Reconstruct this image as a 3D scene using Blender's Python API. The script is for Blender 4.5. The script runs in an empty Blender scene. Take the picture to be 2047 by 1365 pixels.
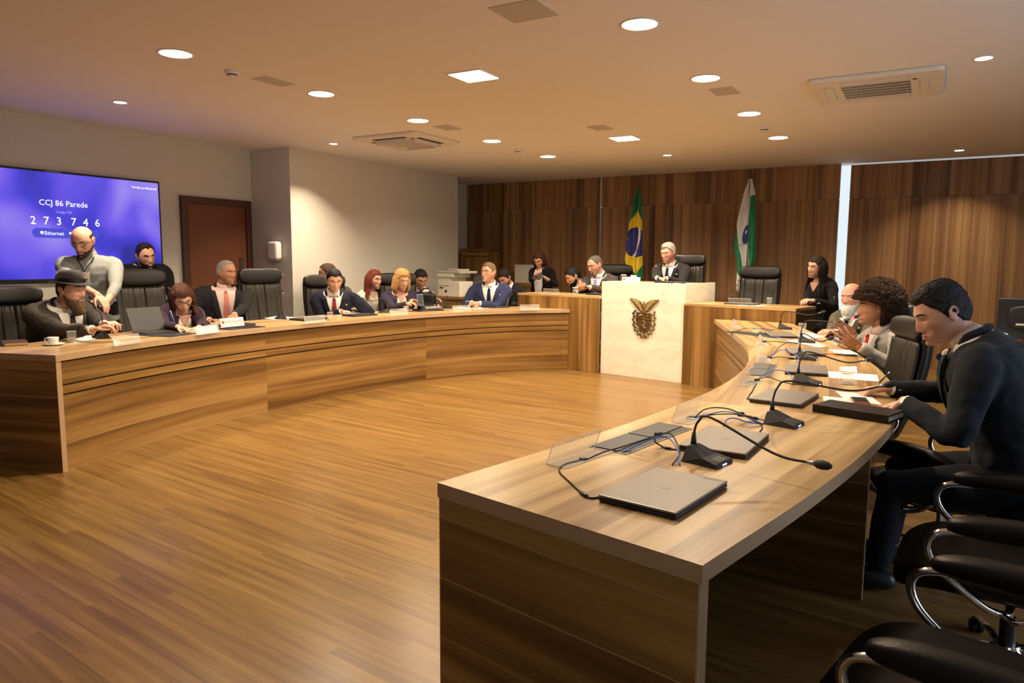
import bpy, math, random
import numpy as np
from mathutils import Vector, Matrix, Euler, noise as mnoise
random.seed(7)
PI = math.pi
sc = bpy.context.scene
col = sc.collection

# ------------------------------------------------------------------ camera, world, exposure
RIGHT = Vector((0.86563965, 0.50063804, 0.00543585))
UPV = Vector((-0.061349, 0.09528899, 0.9935574))
FWD = Vector((-0.49689465, 0.86039617, -0.11319957))
CAM = Vector((0, 0, 1.5))
FPX = 1435.204
cd = bpy.data.cameras.new('camera')
cd.sensor_width = 36.0
cd.lens = FPX / 2047.0 * 36.0
cd.clip_start = 0.05
cam = bpy.data.objects.new('camera', cd)
col.objects.link(cam)
M = Matrix((RIGHT, UPV, -FWD)).transposed().to_4x4()
M.translation = CAM
cam.matrix_world = M
sc.camera = cam
sc.view_settings.view_transform = 'Standard'
sc.view_settings.look = 'None'
sc.view_settings.gamma = 1
sc.view_settings.use_curve_mapping = False
sc.view_settings.exposure = 0.36
w = bpy.data.worlds.new('world'); sc.world = w; w.use_nodes = True
w.node_tree.nodes['Background'].inputs[0].default_value = (0.75, 0.85, 1.0, 1)
w.node_tree.nodes['Background'].inputs[1].default_value = 0.6
sc.cycles.max_bounces = 8
sc.cycles.diffuse_bounces = 4
sc.cycles.glossy_bounces = 4
sc.cycles.transmission_bounces = 8
sc.cycles.transparent_max_bounces = 8
sc.cycles.sample_clamp_indirect = 4.0
sc.cycles.caustics_reflective = False
sc.cycles.caustics_refractive = False
LAMP_COL = (1.0, 0.80, 0.56)
LAMP_W = 27.0

def lamp_area(name, loc, size, power, color, rot=(0, 0, 0), parent=None, shape='DISK', size_y=None, spread=None):
    ld = bpy.data.lights.new(name, 'AREA'); ld.shape = shape; ld.size = size
    if size_y: ld.size_y = size_y
    if spread: ld.spread = spread
    ld.energy = power; ld.color = color
    o = bpy.data.objects.new(name, ld); col.objects.link(o); o.location = loc; o.rotation_euler = rot
    if parent: o.parent = parent
    return o
# daylight entering by the tall windows of the side wall
lamp_area('window_daylight', (3.1, 3.6, 1.6), 5.0, 72, (0.66, 0.81, 1.0), rot=(0, PI/2, 0), shape='RECTANGLE', size_y=1.6)
lamp_area('window_daylight', (1.9, -2.5, 1.6), 2.6, 7, (0.66, 0.81, 1.0), rot=(PI/2, 0, 0), shape='RECTANGLE', size_y=1.4)

def ray(px, py):
    return (FWD + RIGHT * ((px - 1023.5) / FPX) - UPV * ((py - 682.5) / FPX))
def PZ(px, py, z):            # point of the horizontal plane z seen at that spot of the photograph
    d = ray(px, py); return CAM + d * ((z - 1.5) / d.z)
def PD(px, py, dep):          # point at real distance dep along the optical axis
    return CAM + ray(px, py) * dep
def PX(px, py, x):
    d = ray(px, py); return CAM + d * (x / d.x)
def PYY(px, py, y):
    d = ray(px, py); return CAM + d * (y / d.y)

# ------------------------------------------------------------------ materials
def new_mat(name):
    m = bpy.data.materials.new(name); m.use_nodes = True
    nt = m.node_tree
    return m, nt, nt.nodes['Principled BSDF']
def N(nt, typ, **kw):
    n = nt.nodes.new(typ)
    for k, v in kw.items():
        if k in ('operation', 'blend_type', 'data_type', 'noise_dimensions', 'wave_type', 'feature', 'interpolation_type', 'mode'): setattr(n, k, v)
        else: n.inputs[k].default_value = v
    return n
def plain(name, c, rough=0.5, metal=0.0, spec=0.5, bump=0.0, bscale=200.0, var=0.0, sheen=0.0, coat=0.0, vscale=8.0):
    m, nt, b = new_mat(name)
    b.inputs['Base Color'].default_value = (*c, 1); b.inputs['Roughness'].default_value = rough
    b.inputs['Metallic'].default_value = metal; b.inputs['Specular IOR Level'].default_value = spec
    b.inputs['Sheen Weight'].default_value = sheen; b.inputs['Coat Weight'].default_value = coat
    tc = nt.nodes.new('ShaderNodeTexCoord')
    if var:
        n = N(nt, 'ShaderNodeTexNoise', Scale=vscale, Detail=4.0); nt.links.new(tc.outputs['Object'], n.inputs['Vector'])
        mx = N(nt, 'ShaderNodeMix', data_type='RGBA')
        mx.inputs[6].default_value = (*[x * (1 - var) for x in c], 1); mx.inputs[7].default_value = (*[min(1, x * (1 + var)) for x in c], 1)
        nt.links.new(n.outputs['Fac'], mx.inputs[0]); nt.links.new(mx.outputs[2], b.inputs['Base Color'])
    if bump:
        n = N(nt, 'ShaderNodeTexNoise', Scale=bscale, Detail=3.0); nt.links.new(tc.outputs['Object'], n.inputs['Vector'])
        bp = N(nt, 'ShaderNodeBump', Strength=bump, Distance=0.01); nt.links.new(n.outputs['Fac'], bp.inputs['Height']); nt.links.new(bp.outputs[0], b.inputs['Normal'])
    return m
def emis(name, c, s):
    m, nt, b = new_mat(name)
    b.inputs['Base Color'].default_value = (0, 0, 0, 1); b.inputs['Emission Color'].default_value = (*c, 1); b.inputs['Emission Strength'].default_value = s
    return m
def ramp(nt, stops):
    r = nt.nodes.new('ShaderNodeValToRGB'); e = r.color_ramp.elements
    while len(e) > 1: e.remove(e[-1])
    e[0].position = stops[0][0]; e[0].color = (*stops[0][1], 1)
    for p, c in stops[1:]:
        k = e.new(p); k.color = (*c, 1)
    return r
def wood(name, stops, plank=0.19, plen=3.0, rough=0.35, stretch=(0.55, 7.0), line=0.5, fine=0.25, spec=0.4, shift=0.28, linecol=(0.5, 0.33, 0.18)):
    """walnut laminate; UV in metres, u along the grain"""
    m, nt, b = new_mat(name); L = nt.links.new
    uv = nt.nodes.new('ShaderNodeUVMap'); uv.uv_map = 'UVMap'
    sep = nt.nodes.new('ShaderNodeSeparateXYZ'); L(uv.outputs[0], sep.inputs[0])
    dv = N(nt, 'ShaderNodeMath', operation='DIVIDE'); dv.inputs[1].default_value = plank; L(sep.outputs[1], dv.inputs[0])
    fl = N(nt, 'ShaderNodeMath', operation='FLOOR'); L(dv.outputs[0], fl.inputs[0])
    fr = N(nt, 'ShaderNodeMath', operation='FRACT'); L(dv.outputs[0], fr.inputs[0])
    wn = N(nt, 'ShaderNodeTexWhiteNoise', noise_dimensions='1D'); L(fl.outputs[0], wn.inputs['W'])
    uo = N(nt, 'ShaderNodeMath', operation='MULTIPLY_ADD'); uo.inputs[1].default_value = 7.3; L(wn.outputs['Value'], uo.inputs[0]); L(sep.outputs[0], uo.inputs[2])
    du = N(nt, 'ShaderNodeMath', operation='DIVIDE'); du.inputs[1].default_value = plen; L(uo.outputs[0], du.inputs[0])
    fu = N(nt, 'ShaderNodeMath', operation='FLOOR'); L(du.outputs[0], fu.inputs[0])
    cb = nt.nodes.new('ShaderNodeCombineXYZ'); L(fl.outputs[0], cb.inputs[0]); L(fu.outputs[0], cb.inputs[1])
    w2 = N(nt, 'ShaderNodeTexWhiteNoise', noise_dimensions='2D'); L(cb.outputs[0], w2.inputs['Vector'])
    # stretched streaks, offset per plank
    c2 = nt.nodes.new('ShaderNodeCombineXYZ'); L(uo.outputs[0], c2.inputs[0]); L(sep.outputs[1], c2.inputs[1]); L(w2.outputs['Value'], c2.inputs[2])
    mp = nt.nodes.new('ShaderNodeMapping'); mp.inputs['Scale'].default_value = (stretch[0], stretch[1], 6.0); L(c2.outputs[0], mp.inputs[0])
    n1 = N(nt, 'ShaderNodeTexNoise', Scale=1.0, Detail=3.0, Roughness=0.55, Distortion=0.35); L(mp.outputs[0], n1.inputs['Vector'])
    mp2 = nt.nodes.new('ShaderNodeMapping'); mp2.inputs['Scale'].default_value = (3.0, 150.0, 6.0); L(c2.outputs[0], mp2.inputs[0])
    n2 = N(nt, 'ShaderNodeTexNoise', Scale=1.0, Detail=2.0); L(mp2.outputs[0], n2.inputs['Vector'])
    a = N(nt, 'ShaderNodeMath', operation='MULTIPLY_ADD'); a.inputs[1].default_value = shift; L(w2.outputs['Value'], a.inputs[0]); L(n1.outputs['Fac'], a.inputs[2])
    a2 = N(nt, 'ShaderNodeMath', operation='MULTIPLY_ADD'); a2.inputs[1].default_value = fine; L(n2.outputs['Fac'], a2.inputs[0]); L(a.outputs[0], a2.inputs[2])
    a3 = N(nt, 'ShaderNodeMath', operation='SUBTRACT'); a3.inputs[1].default_value = (shift + fine) / 2; L(a2.outputs[0], a3.inputs[0])
    rp = ramp(nt, stops); L(a3.outputs[0], rp.inputs[0])
    ln = N(nt, 'ShaderNodeMath', operation='LESS_THAN'); ln.inputs[1].default_value = 0.028; L(fr.outputs[0], ln.inputs[0])
    lm = N(nt, 'ShaderNodeMath', operation='MULTIPLY'); lm.inputs[1].default_value = line; L(ln.outputs[0], lm.inputs[0])
    l3 = N(nt, 'ShaderNodeMath', operation='MULTIPLY'); L(lm.outputs[0], l3.inputs[0]); L(w2.outputs['Value'], l3.inputs[1])
    mx = N(nt, 'ShaderNodeMix', data_type='RGBA'); L(l3.outputs[0], mx.inputs[0]); L(rp.outputs[0], mx.inputs[6]); mx.inputs[7].default_value = (*linecol, 1)
    L(mx.outputs[2], b.inputs['Base Color'])
    b.inputs['Roughness'].default_value = rough; b.inputs['Specular IOR Level'].default_value = spec
    bp = N(nt, 'ShaderNodeBump', Strength=0.06, Distance=0.002); L(n2.outputs['Fac'], bp.inputs['Height']); L(bp.outputs[0], b.inputs['Normal'])
    return m
WST = [(0.27, (0.10, 0.047, 0.014)), (0.42, (0.18, 0.09, 0.025)), (0.56, (0.27, 0.145, 0.040)), (0.74, (0.39, 0.23, 0.078))]
MAT = {}
MAT['wood'] = wood('walnut_laminate', WST, stretch=(0.4, 9.5), plen=30, fine=0.15, shift=0.2)
MAT['wood_top'] = wood('walnut_desk_top', [(0.28, (0.21, 0.118, 0.045)), (0.42, (0.345, 0.21, 0.088)), (0.56, (0.50, 0.33, 0.145)), (0.72, (0.63, 0.445, 0.215))], rough=0.3, line=0.3, stretch=(0.5, 10.0), plen=30, shift=0.2, fine=0.15)
MAT['wood_wall'] = wood('walnut_wall_panel', [(0.25, (0.11, 0.052, 0.021)), (0.42, (0.20, 0.102, 0.040)), (0.58, (0.31, 0.168, 0.068)), (0.78, (0.42, 0.245, 0.108))], plank=0.155, plen=60, rough=0.45, stretch=(0.2, 9.0), shift=0.22, fine=0.12, line=0.8, linecol=(0.5, 0.34, 0.2))
MAT['wood_floor'] = wood('floor_laminate', [(0.22, (0.11, 0.053, 0.014)), (0.45, (0.175, 0.094, 0.025)), (0.6, (0.225, 0.127, 0.034)), (0.82, (0.29, 0.172, 0.052))], plank=0.065, plen=1.6, rough=0.3, stretch=(0.9, 22.0), shift=0.13, fine=0.3, line=0.08, linecol=(0.5, 0.3, 0.12), spec=0.45)
MAT['edge'] = plain('walnut_edge_band', (0.46, 0.31, 0.18), 0.4, var=0.12, vscale=20)
MAT['wall'] = plain('wall_paint', (0.64, 0.62, 0.555), 0.75, bump=0.03, bscale=150)
MAT['ceil'] = plain('ceiling_paint', (0.84, 0.83, 0.84), 0.8, bump=0.02, bscale=80)
MAT['grey'] = plain('ceiling_hatch_grey', (0.52, 0.50, 0.44), 0.7)
MAT['white'] = plain('white_plastic', (0.82, 0.80, 0.76), 0.4)
MAT['offwhite'] = plain('cream_plastic', (0.80, 0.77, 0.68), 0.45)
MAT['dark'] = plain('black_void', (0.015, 0.015, 0.015), 0.6)
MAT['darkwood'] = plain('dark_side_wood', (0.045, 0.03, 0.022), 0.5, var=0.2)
MAT['lamp'] = emis('lamp_glow', (1.0, 0.88, 0.70), 14.0)
MAT['lampsm'] = emis('spot_glow', (1.0, 0.92, 0.78), 12.0)
MAT['daylight'] = emis('daylight_glass', (0.82, 0.93, 1.0), 0.75)
MAT['chrome'] = plain('chrome', (0.75, 0.75, 0.76), 0.08, 1.0)
MAT['steel'] = plain('grey_steel', (0.35, 0.35, 0.36), 0.3, 1.0)
MAT['leather'] = plain('black_leather', (0.008, 0.0068, 0.0055), 0.40, spec=0.32, bump=0.12, bscale=260)
MAT['leather2'] = plain('worn_leather_panel', (0.024, 0.021, 0.015), 0.42, spec=0.42, bump=0.25, bscale=18)
MAT['blackp'] = plain('black_plastic', (0.015, 0.015, 0.016), 0.4)
MAT['blackm'] = plain('matte_black', (0.02, 0.02, 0.021), 0.7)
MAT['laptop'] = plain('laptop_grey', (0.20, 0.175, 0.155), 0.38, 0.25)
MAT['emblem'] = plain('laptop_emblem', (0.17, 0.15, 0.13), 0.38, 0.2)
MAT['laptopd'] = plain('laptop_base_black', (0.02, 0.02, 0.023), 0.4)
MAT['blue'] = plain('blue_cable', (0.06, 0.16, 0.62), 0.4)
MAT['paper'] = plain('paper', (0.82, 0.80, 0.76), 0.8)
MAT['brass'] = plain('antique_brass', (0.36, 0.25, 0.10), 0.38, 0.85, bump=0.4, bscale=60, var=0.45, vscale=40)
MAT['brassd'] = plain('dark_bronze', (0.13, 0.085, 0.04), 0.5, 0.6, bump=0.3, bscale=60)
MAT['red'] = plain('red_print', (0.55, 0.08, 0.05), 0.6)
MAT['orange'] = plain('orange_plastic', (0.85, 0.22, 0.05), 0.45)
MAT['gold'] = plain('gold_badge', (0.75, 0.6, 0.25), 0.3, 0.7)
MAT['redlight'] = emis('red_indicator', (1.0, 0.05, 0.04), 6.0)
MAT['led'] = emis('violet_indicator', (0.55, 0.5, 1.0), 2.5)

def acrylic(name, a, tint=(1, 1, 1), rough=0.05):
    m, nt, b = new_mat(name)
    out = nt.nodes['Material Output']; tr = nt.nodes.new('ShaderNodeBsdfTransparent'); tr.inputs[0].default_value = (*tint, 1)
    gl = nt.nodes.new('ShaderNodeBsdfGlossy'); gl.inputs['Roughness'].default_value = rough
    df = nt.nodes.new('ShaderNodeBsdfDiffuse'); df.inputs[0].default_value = (0.8, 0.8, 0.8, 1)
    m1 = nt.nodes.new('ShaderNodeMixShader'); fz0 = nt.nodes.new('ShaderNodeLayerWeight'); fz0.inputs[0].default_value = 0.25; fz = nt.nodes.new('ShaderNodeMath'); fz.operation = 'POWER'; nt.links.new(fz0.outputs['Facing'], fz.inputs[0]); fz.inputs[1].default_value = 3.0
    nt.links.new(fz.outputs[0], m1.inputs[0]); nt.links.new(tr.outputs[0], m1.inputs[1]); nt.links.new(gl.outputs[0], m1.inputs[2])
    m2 = nt.nodes.new('ShaderNodeMixShader'); m2.inputs[0].default_value = a
    nt.links.new(m1.outputs[0], m2.inputs[1]); nt.links.new(df.outputs[0], m2.inputs[2]); nt.links.new(m2.outputs[0], out.inputs[0])
    return m
MAT['acrylic'] = acrylic('clear_acrylic', 0.13)
MAT['acrylic_edge'] = acrylic('acrylic_lit_edge', 0.75)
MAT['glass'] = acrylic('tumbler_glass', 0.07, rough=0.02)

def marble():
    m, nt, b = new_mat('white_marble'); L = nt.links.new
    tc = nt.nodes.new('ShaderNodeTexCoord'); mp = nt.nodes.new('ShaderNodeMapping'); mp.inputs['Rotation'].default_value = (0.3, 0.7, 0.4); mp.inputs['Scale'].default_value = (1, 1, 2.6)
    L(tc.outputs['Object'], mp.inputs[0])
    n = N(nt, 'ShaderNodeTexNoise', Scale=1.6, Detail=6.0, Distortion=1.2); L(mp.outputs[0], n.inputs['Vector'])
    r = ramp(nt, [(0.40, (0.88, 0.84, 0.72)), (0.50, (0.83, 0.76, 0.64)), (0.56, (0.89, 0.85, 0.73)), (1, (0.90, 0.86, 0.74))]); L(n.outputs['Fac'], r.inputs[0])
    L(r.outputs[0], b.inputs['Base Color']); b.inputs['Roughness'].default_value = 0.3
    return m
MAT['marble'] = marble()

# ------------------------------------------------------------------ mesh helpers
class MB:
    def __init__(s): s.v = []; s.f = []; s.uv = []; s.mi = []
    def add(s, vs, fs, uvs=None, mi=0):
        o = len(s.v); s.v += [tuple(v) for v in vs]
        for k, f in enumerate(fs):
            s.f.append([o + i for i in f]); s.uv.append(uvs[k] if uvs else [(0, 0)] * len(f)); s.mi.append(mi)
    def box(s, a, b, grain=0, mat=None, mi=0, uo=(0, 0)):
        x0, y0, z0 = a; x1, y1, z1 = b
        c = [Vector((x, y, z)) for z in (z0, z1) for y in (y0, y1) for x in (x0, x1)]
        F = [(0, 2, 3, 1), (4, 5, 7, 6), (0, 1, 5, 4), (2, 6, 7, 3), (0, 4, 6, 2), (1, 3, 7, 5)]
        ax = [2, 2, 1, 1, 0, 0]; uvs = []
        for k, f in enumerate(F):
            rest = [i for i in (0, 1, 2) if i != ax[k]]
            g = grain if grain in rest else rest[0]; o_ = [i for i in rest if i != g][0]
            uvs.append([(c[i][g] + uo[0], c[i][o_] + uo[1] + ax[k] * 1.37) for i in f])
        vs = [mat @ p for p in c] if mat else c
        s.add(vs, F, uvs, mi)
    def tube(s, pts, r, n=8, closed=False, caps=True, flat=1.0, mi=0, upv=None):
        pts = [Vector(p) for p in pts]; k = len(pts); rs = r if isinstance(r, (list, tuple)) else [r] * k
        vs = []; prev = None
        for i, p in enumerate(pts):
            if closed: t = pts[(i + 1) % k] - pts[i - 1]
            else: t = pts[min(i + 1, k - 1)] - pts[max(i - 1, 0)]
            t.normalize() if t.length > 1e-9 else None
            if prev is None:
                ref = Vector(upv) if upv else (Vector((0, 0, 1)) if abs(t.z) < 0.9 else Vector((1, 0, 0)))
                a = t.cross(ref).normalized()
            else:
                a = (prev - t * prev.dot(t)).normalized()
            prev = a; b = t.cross(a)
            for j in range(n):
                th = 2 * PI * j / n
                vs.append(p + (a * math.cos(th) + b * (math.sin(th) * flat)) * rs[i])
        fs = []
        for i in range(k if closed else k - 1):
            i2 = (i + 1) % k
            for j in range(n):
                j2 = (j + 1) % n; fs.append((i * n + j, i * n + j2, i2 * n + j2, i2 * n + j))
        if caps and not closed:
            fs.append(tuple(range(n))[::-1]); fs.append(tuple((k - 1) * n + j for j in range(n)))
        s.add(vs, fs, None, mi)
    def lathe(s, prof, n=24, mat=None, mi=0, closed=False):
        vs = []; k = len(prof)
        for r, z in prof:
            for j in range(n):
                th = 2 * PI * j / n; vs.append(Vector((r * math.cos(th), r * math.sin(th), z)))
        fs = []
        for i in range(k if closed else k - 1):
            i2 = (i + 1) % k
            for j in range(n):
                j2 = (j + 1) % n; fs.append((i * n + j, i * n + j2, i2 * n + j2, i2 * n + j))
        if not closed:
            if prof[0][0] > 1e-6: fs.append(tuple(range(n))[::-1])
            if prof[-1][0] > 1e-6: fs.append(tuple((k - 1) * n + j for j in range(n)))
        if mat: vs = [mat @ v for v in vs]
        s.add(vs, fs, None, mi)
    def ell(s, c, r, nu=16, nv=10, mat=None, mi=0):
        vs = [Vector((0, 0, 1))]; 
        for i in range(1, nv):
            ph = PI * i / nv
            for j in range(nu):
                th = 2 * PI * j / nu; vs.append(Vector((math.sin(ph) * math.cos(th), math.sin(ph) * math.sin(th), math.cos(ph))))
        vs.append(Vector((0, 0, -1))); fs = []
        for j in range(nu):
            fs.append((0, 1 + j, 1 + (j + 1) % nu))
            for i in range(nv - 2):
                a = 1 + i * nu + j; b = 1 + i * nu + (j + 1) % nu; fs.append((a, a + nu, b + nu, b))
            fs.append((len(vs) - 1, 1 + (nv - 2) * nu + (j + 1) % nu, 1 + (nv - 2) * nu + j))
        R = mat if mat else Matrix.Identity(4)
        s.add([Vector(c) + (R.to_3x3() @ Vector((v.x * r[0], v.y * r[1], v.z * r[2]))) for v in vs], fs, None, mi)
    def prism(s, poly, z0, z1, grain=0, mat=None, mi=0):
        k = len(poly); vs = [Vector((x, y, z0)) for x, y in poly] + [Vector((x, y, z1)) for x, y in poly]
        fs = [tuple(range(k))[::-1], tuple(range(k, 2 * k))]
        g = (lambda p: (p[0], p[1])) if grain == 0 else (lambda p: (p[1], p[0]))
        uvs = [[g(vs[i]) for i in fs[0]], [g(vs[i]) for i in fs[1]]]
        for i in range(k):
            j = (i + 1) % k; fs.append((i, j, k + j, k + i)); l = (vs[j] - vs[i]).length; uvs.append([(0, z0), (l, z0), (l, z1), (0, z1)])
        if mat: vs = [mat @ v for v in vs]
        s.add(vs, fs, uvs, mi)
    def ribbon(s, A, B, u, grain_len=True, mi=0):
        """quad strip between two polylines A and B, u = arc positions; v = 0..width"""
        k = len(A); vs = [Vector(p) for p in A] + [Vector(p) for p in B]
        fs = []; uvs = []
        for i in range(k - 1):
            fs.append((i, i + 1, k + i + 1, k + i)); wd0 = (vs[i] - vs[k + i]).length; wd1 = (vs[i + 1] - vs[k + i + 1]).length
            q = [(u[i], 0), (u[i + 1], 0), (u[i + 1], wd1), (u[i], wd0)]
            uvs.append(q if grain_len else [(b_, a_) for a_, b_ in q])
        s.add(vs, fs, uvs, mi)
    def build(s, name, mats, parent=None, smooth=False, bevel=0.0, seg=2, weld=False, sub=0, auto=None, loc=None):
        me = bpy.data.meshes.new(name); me.from_pydata(s.v, [], s.f); me.update()
        ul = me.uv_layers.new(name='UVMap'); flat = [c for f in s.uv for p in f for c in p]
        ul.data.foreach_set('uv', flat)
        for m in (mats if isinstance(mats, (list, tuple)) else [mats]): me.materials.append(MAT[m] if isinstance(m, str) else m)
        me.polygons.foreach_set('material_index', s.mi)
        if smooth or auto: me.polygons.foreach_set('use_smooth', [True] * len(me.polygons))
        if auto: me.set_sharp_from_angle(angle=math.radians(auto))
        o = bpy.data.objects.new(name, me); col.objects.link(o)
        if loc is not None: o.location = loc
        if parent is not None: o.parent = parent
        if weld: m_ = o.modifiers.new('weld', 'WELD'); m_.merge_threshold = 0.0005
        if bevel: m_ = o.modifiers.new('bev', 'BEVEL'); m_.width = bevel; m_.segments = seg; m_.limit_method = 'ANGLE'; m_.angle_limit = 0.6
        if sub: m_ = o.modifiers.new('sub', 'SUBSURF'); m_.levels = sub; m_.render_levels = sub
        return o
def tag(o, label, cat, group=None, kind=None):
    o['label'] = label; o['category'] = cat
    if group: o['group'] = group
    if kind: o['kind'] = kind
    return o
def empty(name, loc=(0, 0, 0), rz=0.0, label=None, cat=None, group=None):
    o = bpy.data.objects.new(name, None); col.objects.link(o); o.location = loc; o.rotation_euler = (0, 0, rz); o.empty_display_size = 0.1
    if label: tag(o, label, cat, group)
    return o
def struct(o): o['kind'] = 'structure'; return o
def copy_tree(o, parent=None, skip=()):
    c = o.copy(); col.objects.link(c)
    if parent is not None: c.parent = parent
    for ch in o.children:
        copy_tree(ch, c)
    return c
def smoothline(P, n=8):
    """Catmull-Rom through points"""
    P = [Vector(p) for p in P]; Q = [P[0] * 2 - P[1]] + P + [P[-1] * 2 - P[-2]]; out = []
    for i in range(1, len(Q) - 2):
        for j in range(n):
            t = j / n; a, b, c, d = Q[i - 1], Q[i], Q[i + 1], Q[i + 2]
            out.append(0.5 * ((2 * b) + (c - a) * t + (2 * a - 5 * b + 4 * c - d) * t * t + (3 * b - a - 3 * c + d) * t ** 3))
    out.append(P[-1]); return out
def text_part(name, s, size, mat, parent, M4, ext=0.0, align='CENTER'):
    cu = bpy.data.curves.new(name, 'FONT'); cu.body = s; cu.size = size; cu.extrude = ext; cu.align_x = align; cu.align_y = 'CENTER'; cu.resolution_u = 2
    t = bpy.data.objects.new(name, cu); col.objects.link(t)
    dg = bpy.context.evaluated_depsgraph_get(); me = bpy.data.meshes.new_from_object(t.evaluated_get(dg)); bpy.data.objects.remove(t)
    me.materials.append(MAT[mat] if isinstance(mat, str) else mat)
    o = bpy.data.objects.new(name, me); col.objects.link(o); o.parent = parent; o.matrix_local = M4; return o
def basis(x, y, z, o):
    m = Matrix((x, y, z)).transposed().to_4x4(); m.translation = o; return m
# ------------------------------------------------------------------ room shell
HC = 2.92
XL, XR, YB, YF = -7.90, 3.6, 11.73, -2.6
def slab(name, a, b, mat, grain=0, **k):
    m = MB(); m.box(a, b, grain); return struct(m.build(name, mat, **k))
m = MB(); ca, sa = math.cos(math.radians(-6)), math.sin(math.radians(-6))
P4 = [(XL - 0.1, YF - 0.1), (XR + 0.1, YF - 0.1), (XR + 0.1, YB + 0.5), (XL - 0.1, YB + 0.5)]
m.add([(x, y, 0) for x, y in P4] + [(x, y, -0.1) for x, y in P4], [(0, 1, 2, 3), (7, 6, 5, 4), (0, 4, 5, 1), (1, 5, 6, 2), (2, 6, 7, 3), (3, 7, 4, 0)],
      [[(x * ca + y * sa, -x * sa + y * ca) for x, y in P4]] + [[(0, 0)] * 4] * 5)
struct(m.build('floor', 'wood_floor'))
slab('ceiling', (XL - 0.1, YF - 0.1, HC), (XR + 0.1, YB + 0.5, HC + 0.1), 'ceil')
slab('wall_left', (XL - 0.1, YF, 0), (XL, YB + 0.5, HC), 'wall')
slab('wall_near', (XL, YF - 0.1, 0), (XR, YF, HC), 'wall')
slab('wall_right', (XR, YF, 0), (XR + 0.1, YB + 0.5, HC), 'wall')
slab('wall_pillar', (XL, 6.696, 0), (-7.172, 10.508, HC), 'wall')
slab('wall_back', (XL, YB + 0.34, 0), (XR, YB + 0.44, HC), 'wall')
m = MB(); m.box((XL, 10.508, 0), (-7.785, YB, HC)); struct(m.build('trim_1', 'wall'))
# daylight glass behind the wood screens, seen only through their gaps
m = MB(); m.box((-5.2, YB + 0.22, 0.3), (XR, YB + 0.25, HC)); struct(m.build('window_1', 'daylight'))
def wallpanel(name, x0, x1, y0, ztop=HC, joint=2.407):
    m = MB(); g = 0.004
    m.box((x0, y0, 0), (x1, y0 + 0.04, joint - g), 2); m.box((x0, y0, joint + g), (x1, y0 + 0.04, ztop), 2, uo=(3.1, 0))
    m.box((x0 + 0.01, y0 + 0.01, joint - 0.02), (x1 - 0.01, y0 + 0.03, joint + 0.02), 2)
    return struct(m.build(name, 'wood_wall'))
wallpanel('trim_2', -7.785, -5.008, YB - 0.02, HC)
wallpanel('trim_3', -4.986, -1.207, YB - 0.04, HC)
wallpanel('trim_4', -1.076, XR, YB, HC - 0.025, 2.407)
# side windows that let the daylight in, beyond the frame
m = MB()
for y in (1.2, 3.2, 5.2):
    m.box((XR - 0.03, y, 0.9), (XR - 0.01, y + 1.8, 2.3))
struct(m.build('window_2', 'daylight'))
m = MB(); m.box((0.6, YF + 0.005, 0.9), (3.2, YF + 0.03, 2.3)); struct(m.build('window_3', 'daylight'))
# door
dm = plain('door_leaf', (0.17, 0.058, 0.022), 0.45, var=0.12); MAT['door'] = dm
MAT['doorframe'] = plain('door_frame', (0.075, 0.03, 0.016), 0.45, var=0.15)
m = MB(); X = XL
for a, b in (((5.612, 0), (5.696, 2.25)), ((6.567, 0), (6.65, 2.25))): m.box((X, a[0], a[1]), (X + 0.05, b[0], b[1]))
m.box((X, 5.696, 2.165), (X + 0.05, 6.567, 2.25))
dr = struct(m.build('door_1', 'doorframe', bevel=0.004))
m = MB(); m.box((X + 0.002, 5.696, 0.005), (X + 0.02, 6.567, 2.165)); m.build('door_leaf', 'door', parent=dr)
m = MB(); m.box((X + 0.021, 6.445, 1.15), (X + 0.03, 6.505, 1.50))
m.build('door_handle', 'steel', parent=dr)

# ------------------------------------------------------------------ ceiling fittings
def downlight(x, y, r, label, group, small=False, power=LAMP_W):
    t = empty('spot_light' if small else 'downlight', (x, y, HC), label=label, cat='ceiling light', group=group)
    m = MB(); m.lathe([(r, -0.001), (r + 0.014, -0.001), (r + 0.014, -0.004), (r + 0.004, -0.007), (r - 0.001, -0.006)], 36, closed=True); m.build('trim_ring', 'white', t, smooth=True)
    m = MB(); m.lathe([(r - 0.001, -0.0025), (0.0001, -0.0025)], 36); m.build('diffuser', 'lampsm' if small else 'lamp', t)
    lamp_area('bulb', (0, 0, -0.012), r * 1.7, power, LAMP_COL, parent=t, spread=math.radians(150 if not small else 110))
    return t
rowA = [(-4.653, 3.332, 'above the hat man, largest of its row by the screen wall'), (-4.653, 4.73, 'beside the grey hatch and smoke detector over the screen side'), (-4.653, 6.095, 'just before the cassette unit with open louvres'), (-4.653, 7.548, 'between open cassette unit and small smoke detector'), (-4.653, 9.022, 'at the far end of the screen-side row')]
for x, y, s in rowA: downlight(x, y, 0.107, 'round glowing downlight ' + s, 'round downlights')
rowB = [(-1.606, 4.304, 'largest in view, beside the cut-off grey hatch'), (-1.606, 5.789, 'beside the small grey hatch near slotted cassette unit'), (-1.606, 7.351, 'second from the wooden wall in its row'), (-1.606, 8.913, 'closest to the striped flag, past the smoke detector')]
for x, y, s in rowB: downlight(x, y, 0.107, 'round glowing downlight ' + s, 'round downlights')
for x, y, s in ((-1.606, 2.84, 'out of sight before the podium-side row'),):
    downlight(x, y, 0.107, 'round glowing downlight ' + s, 'round downlights')
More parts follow.
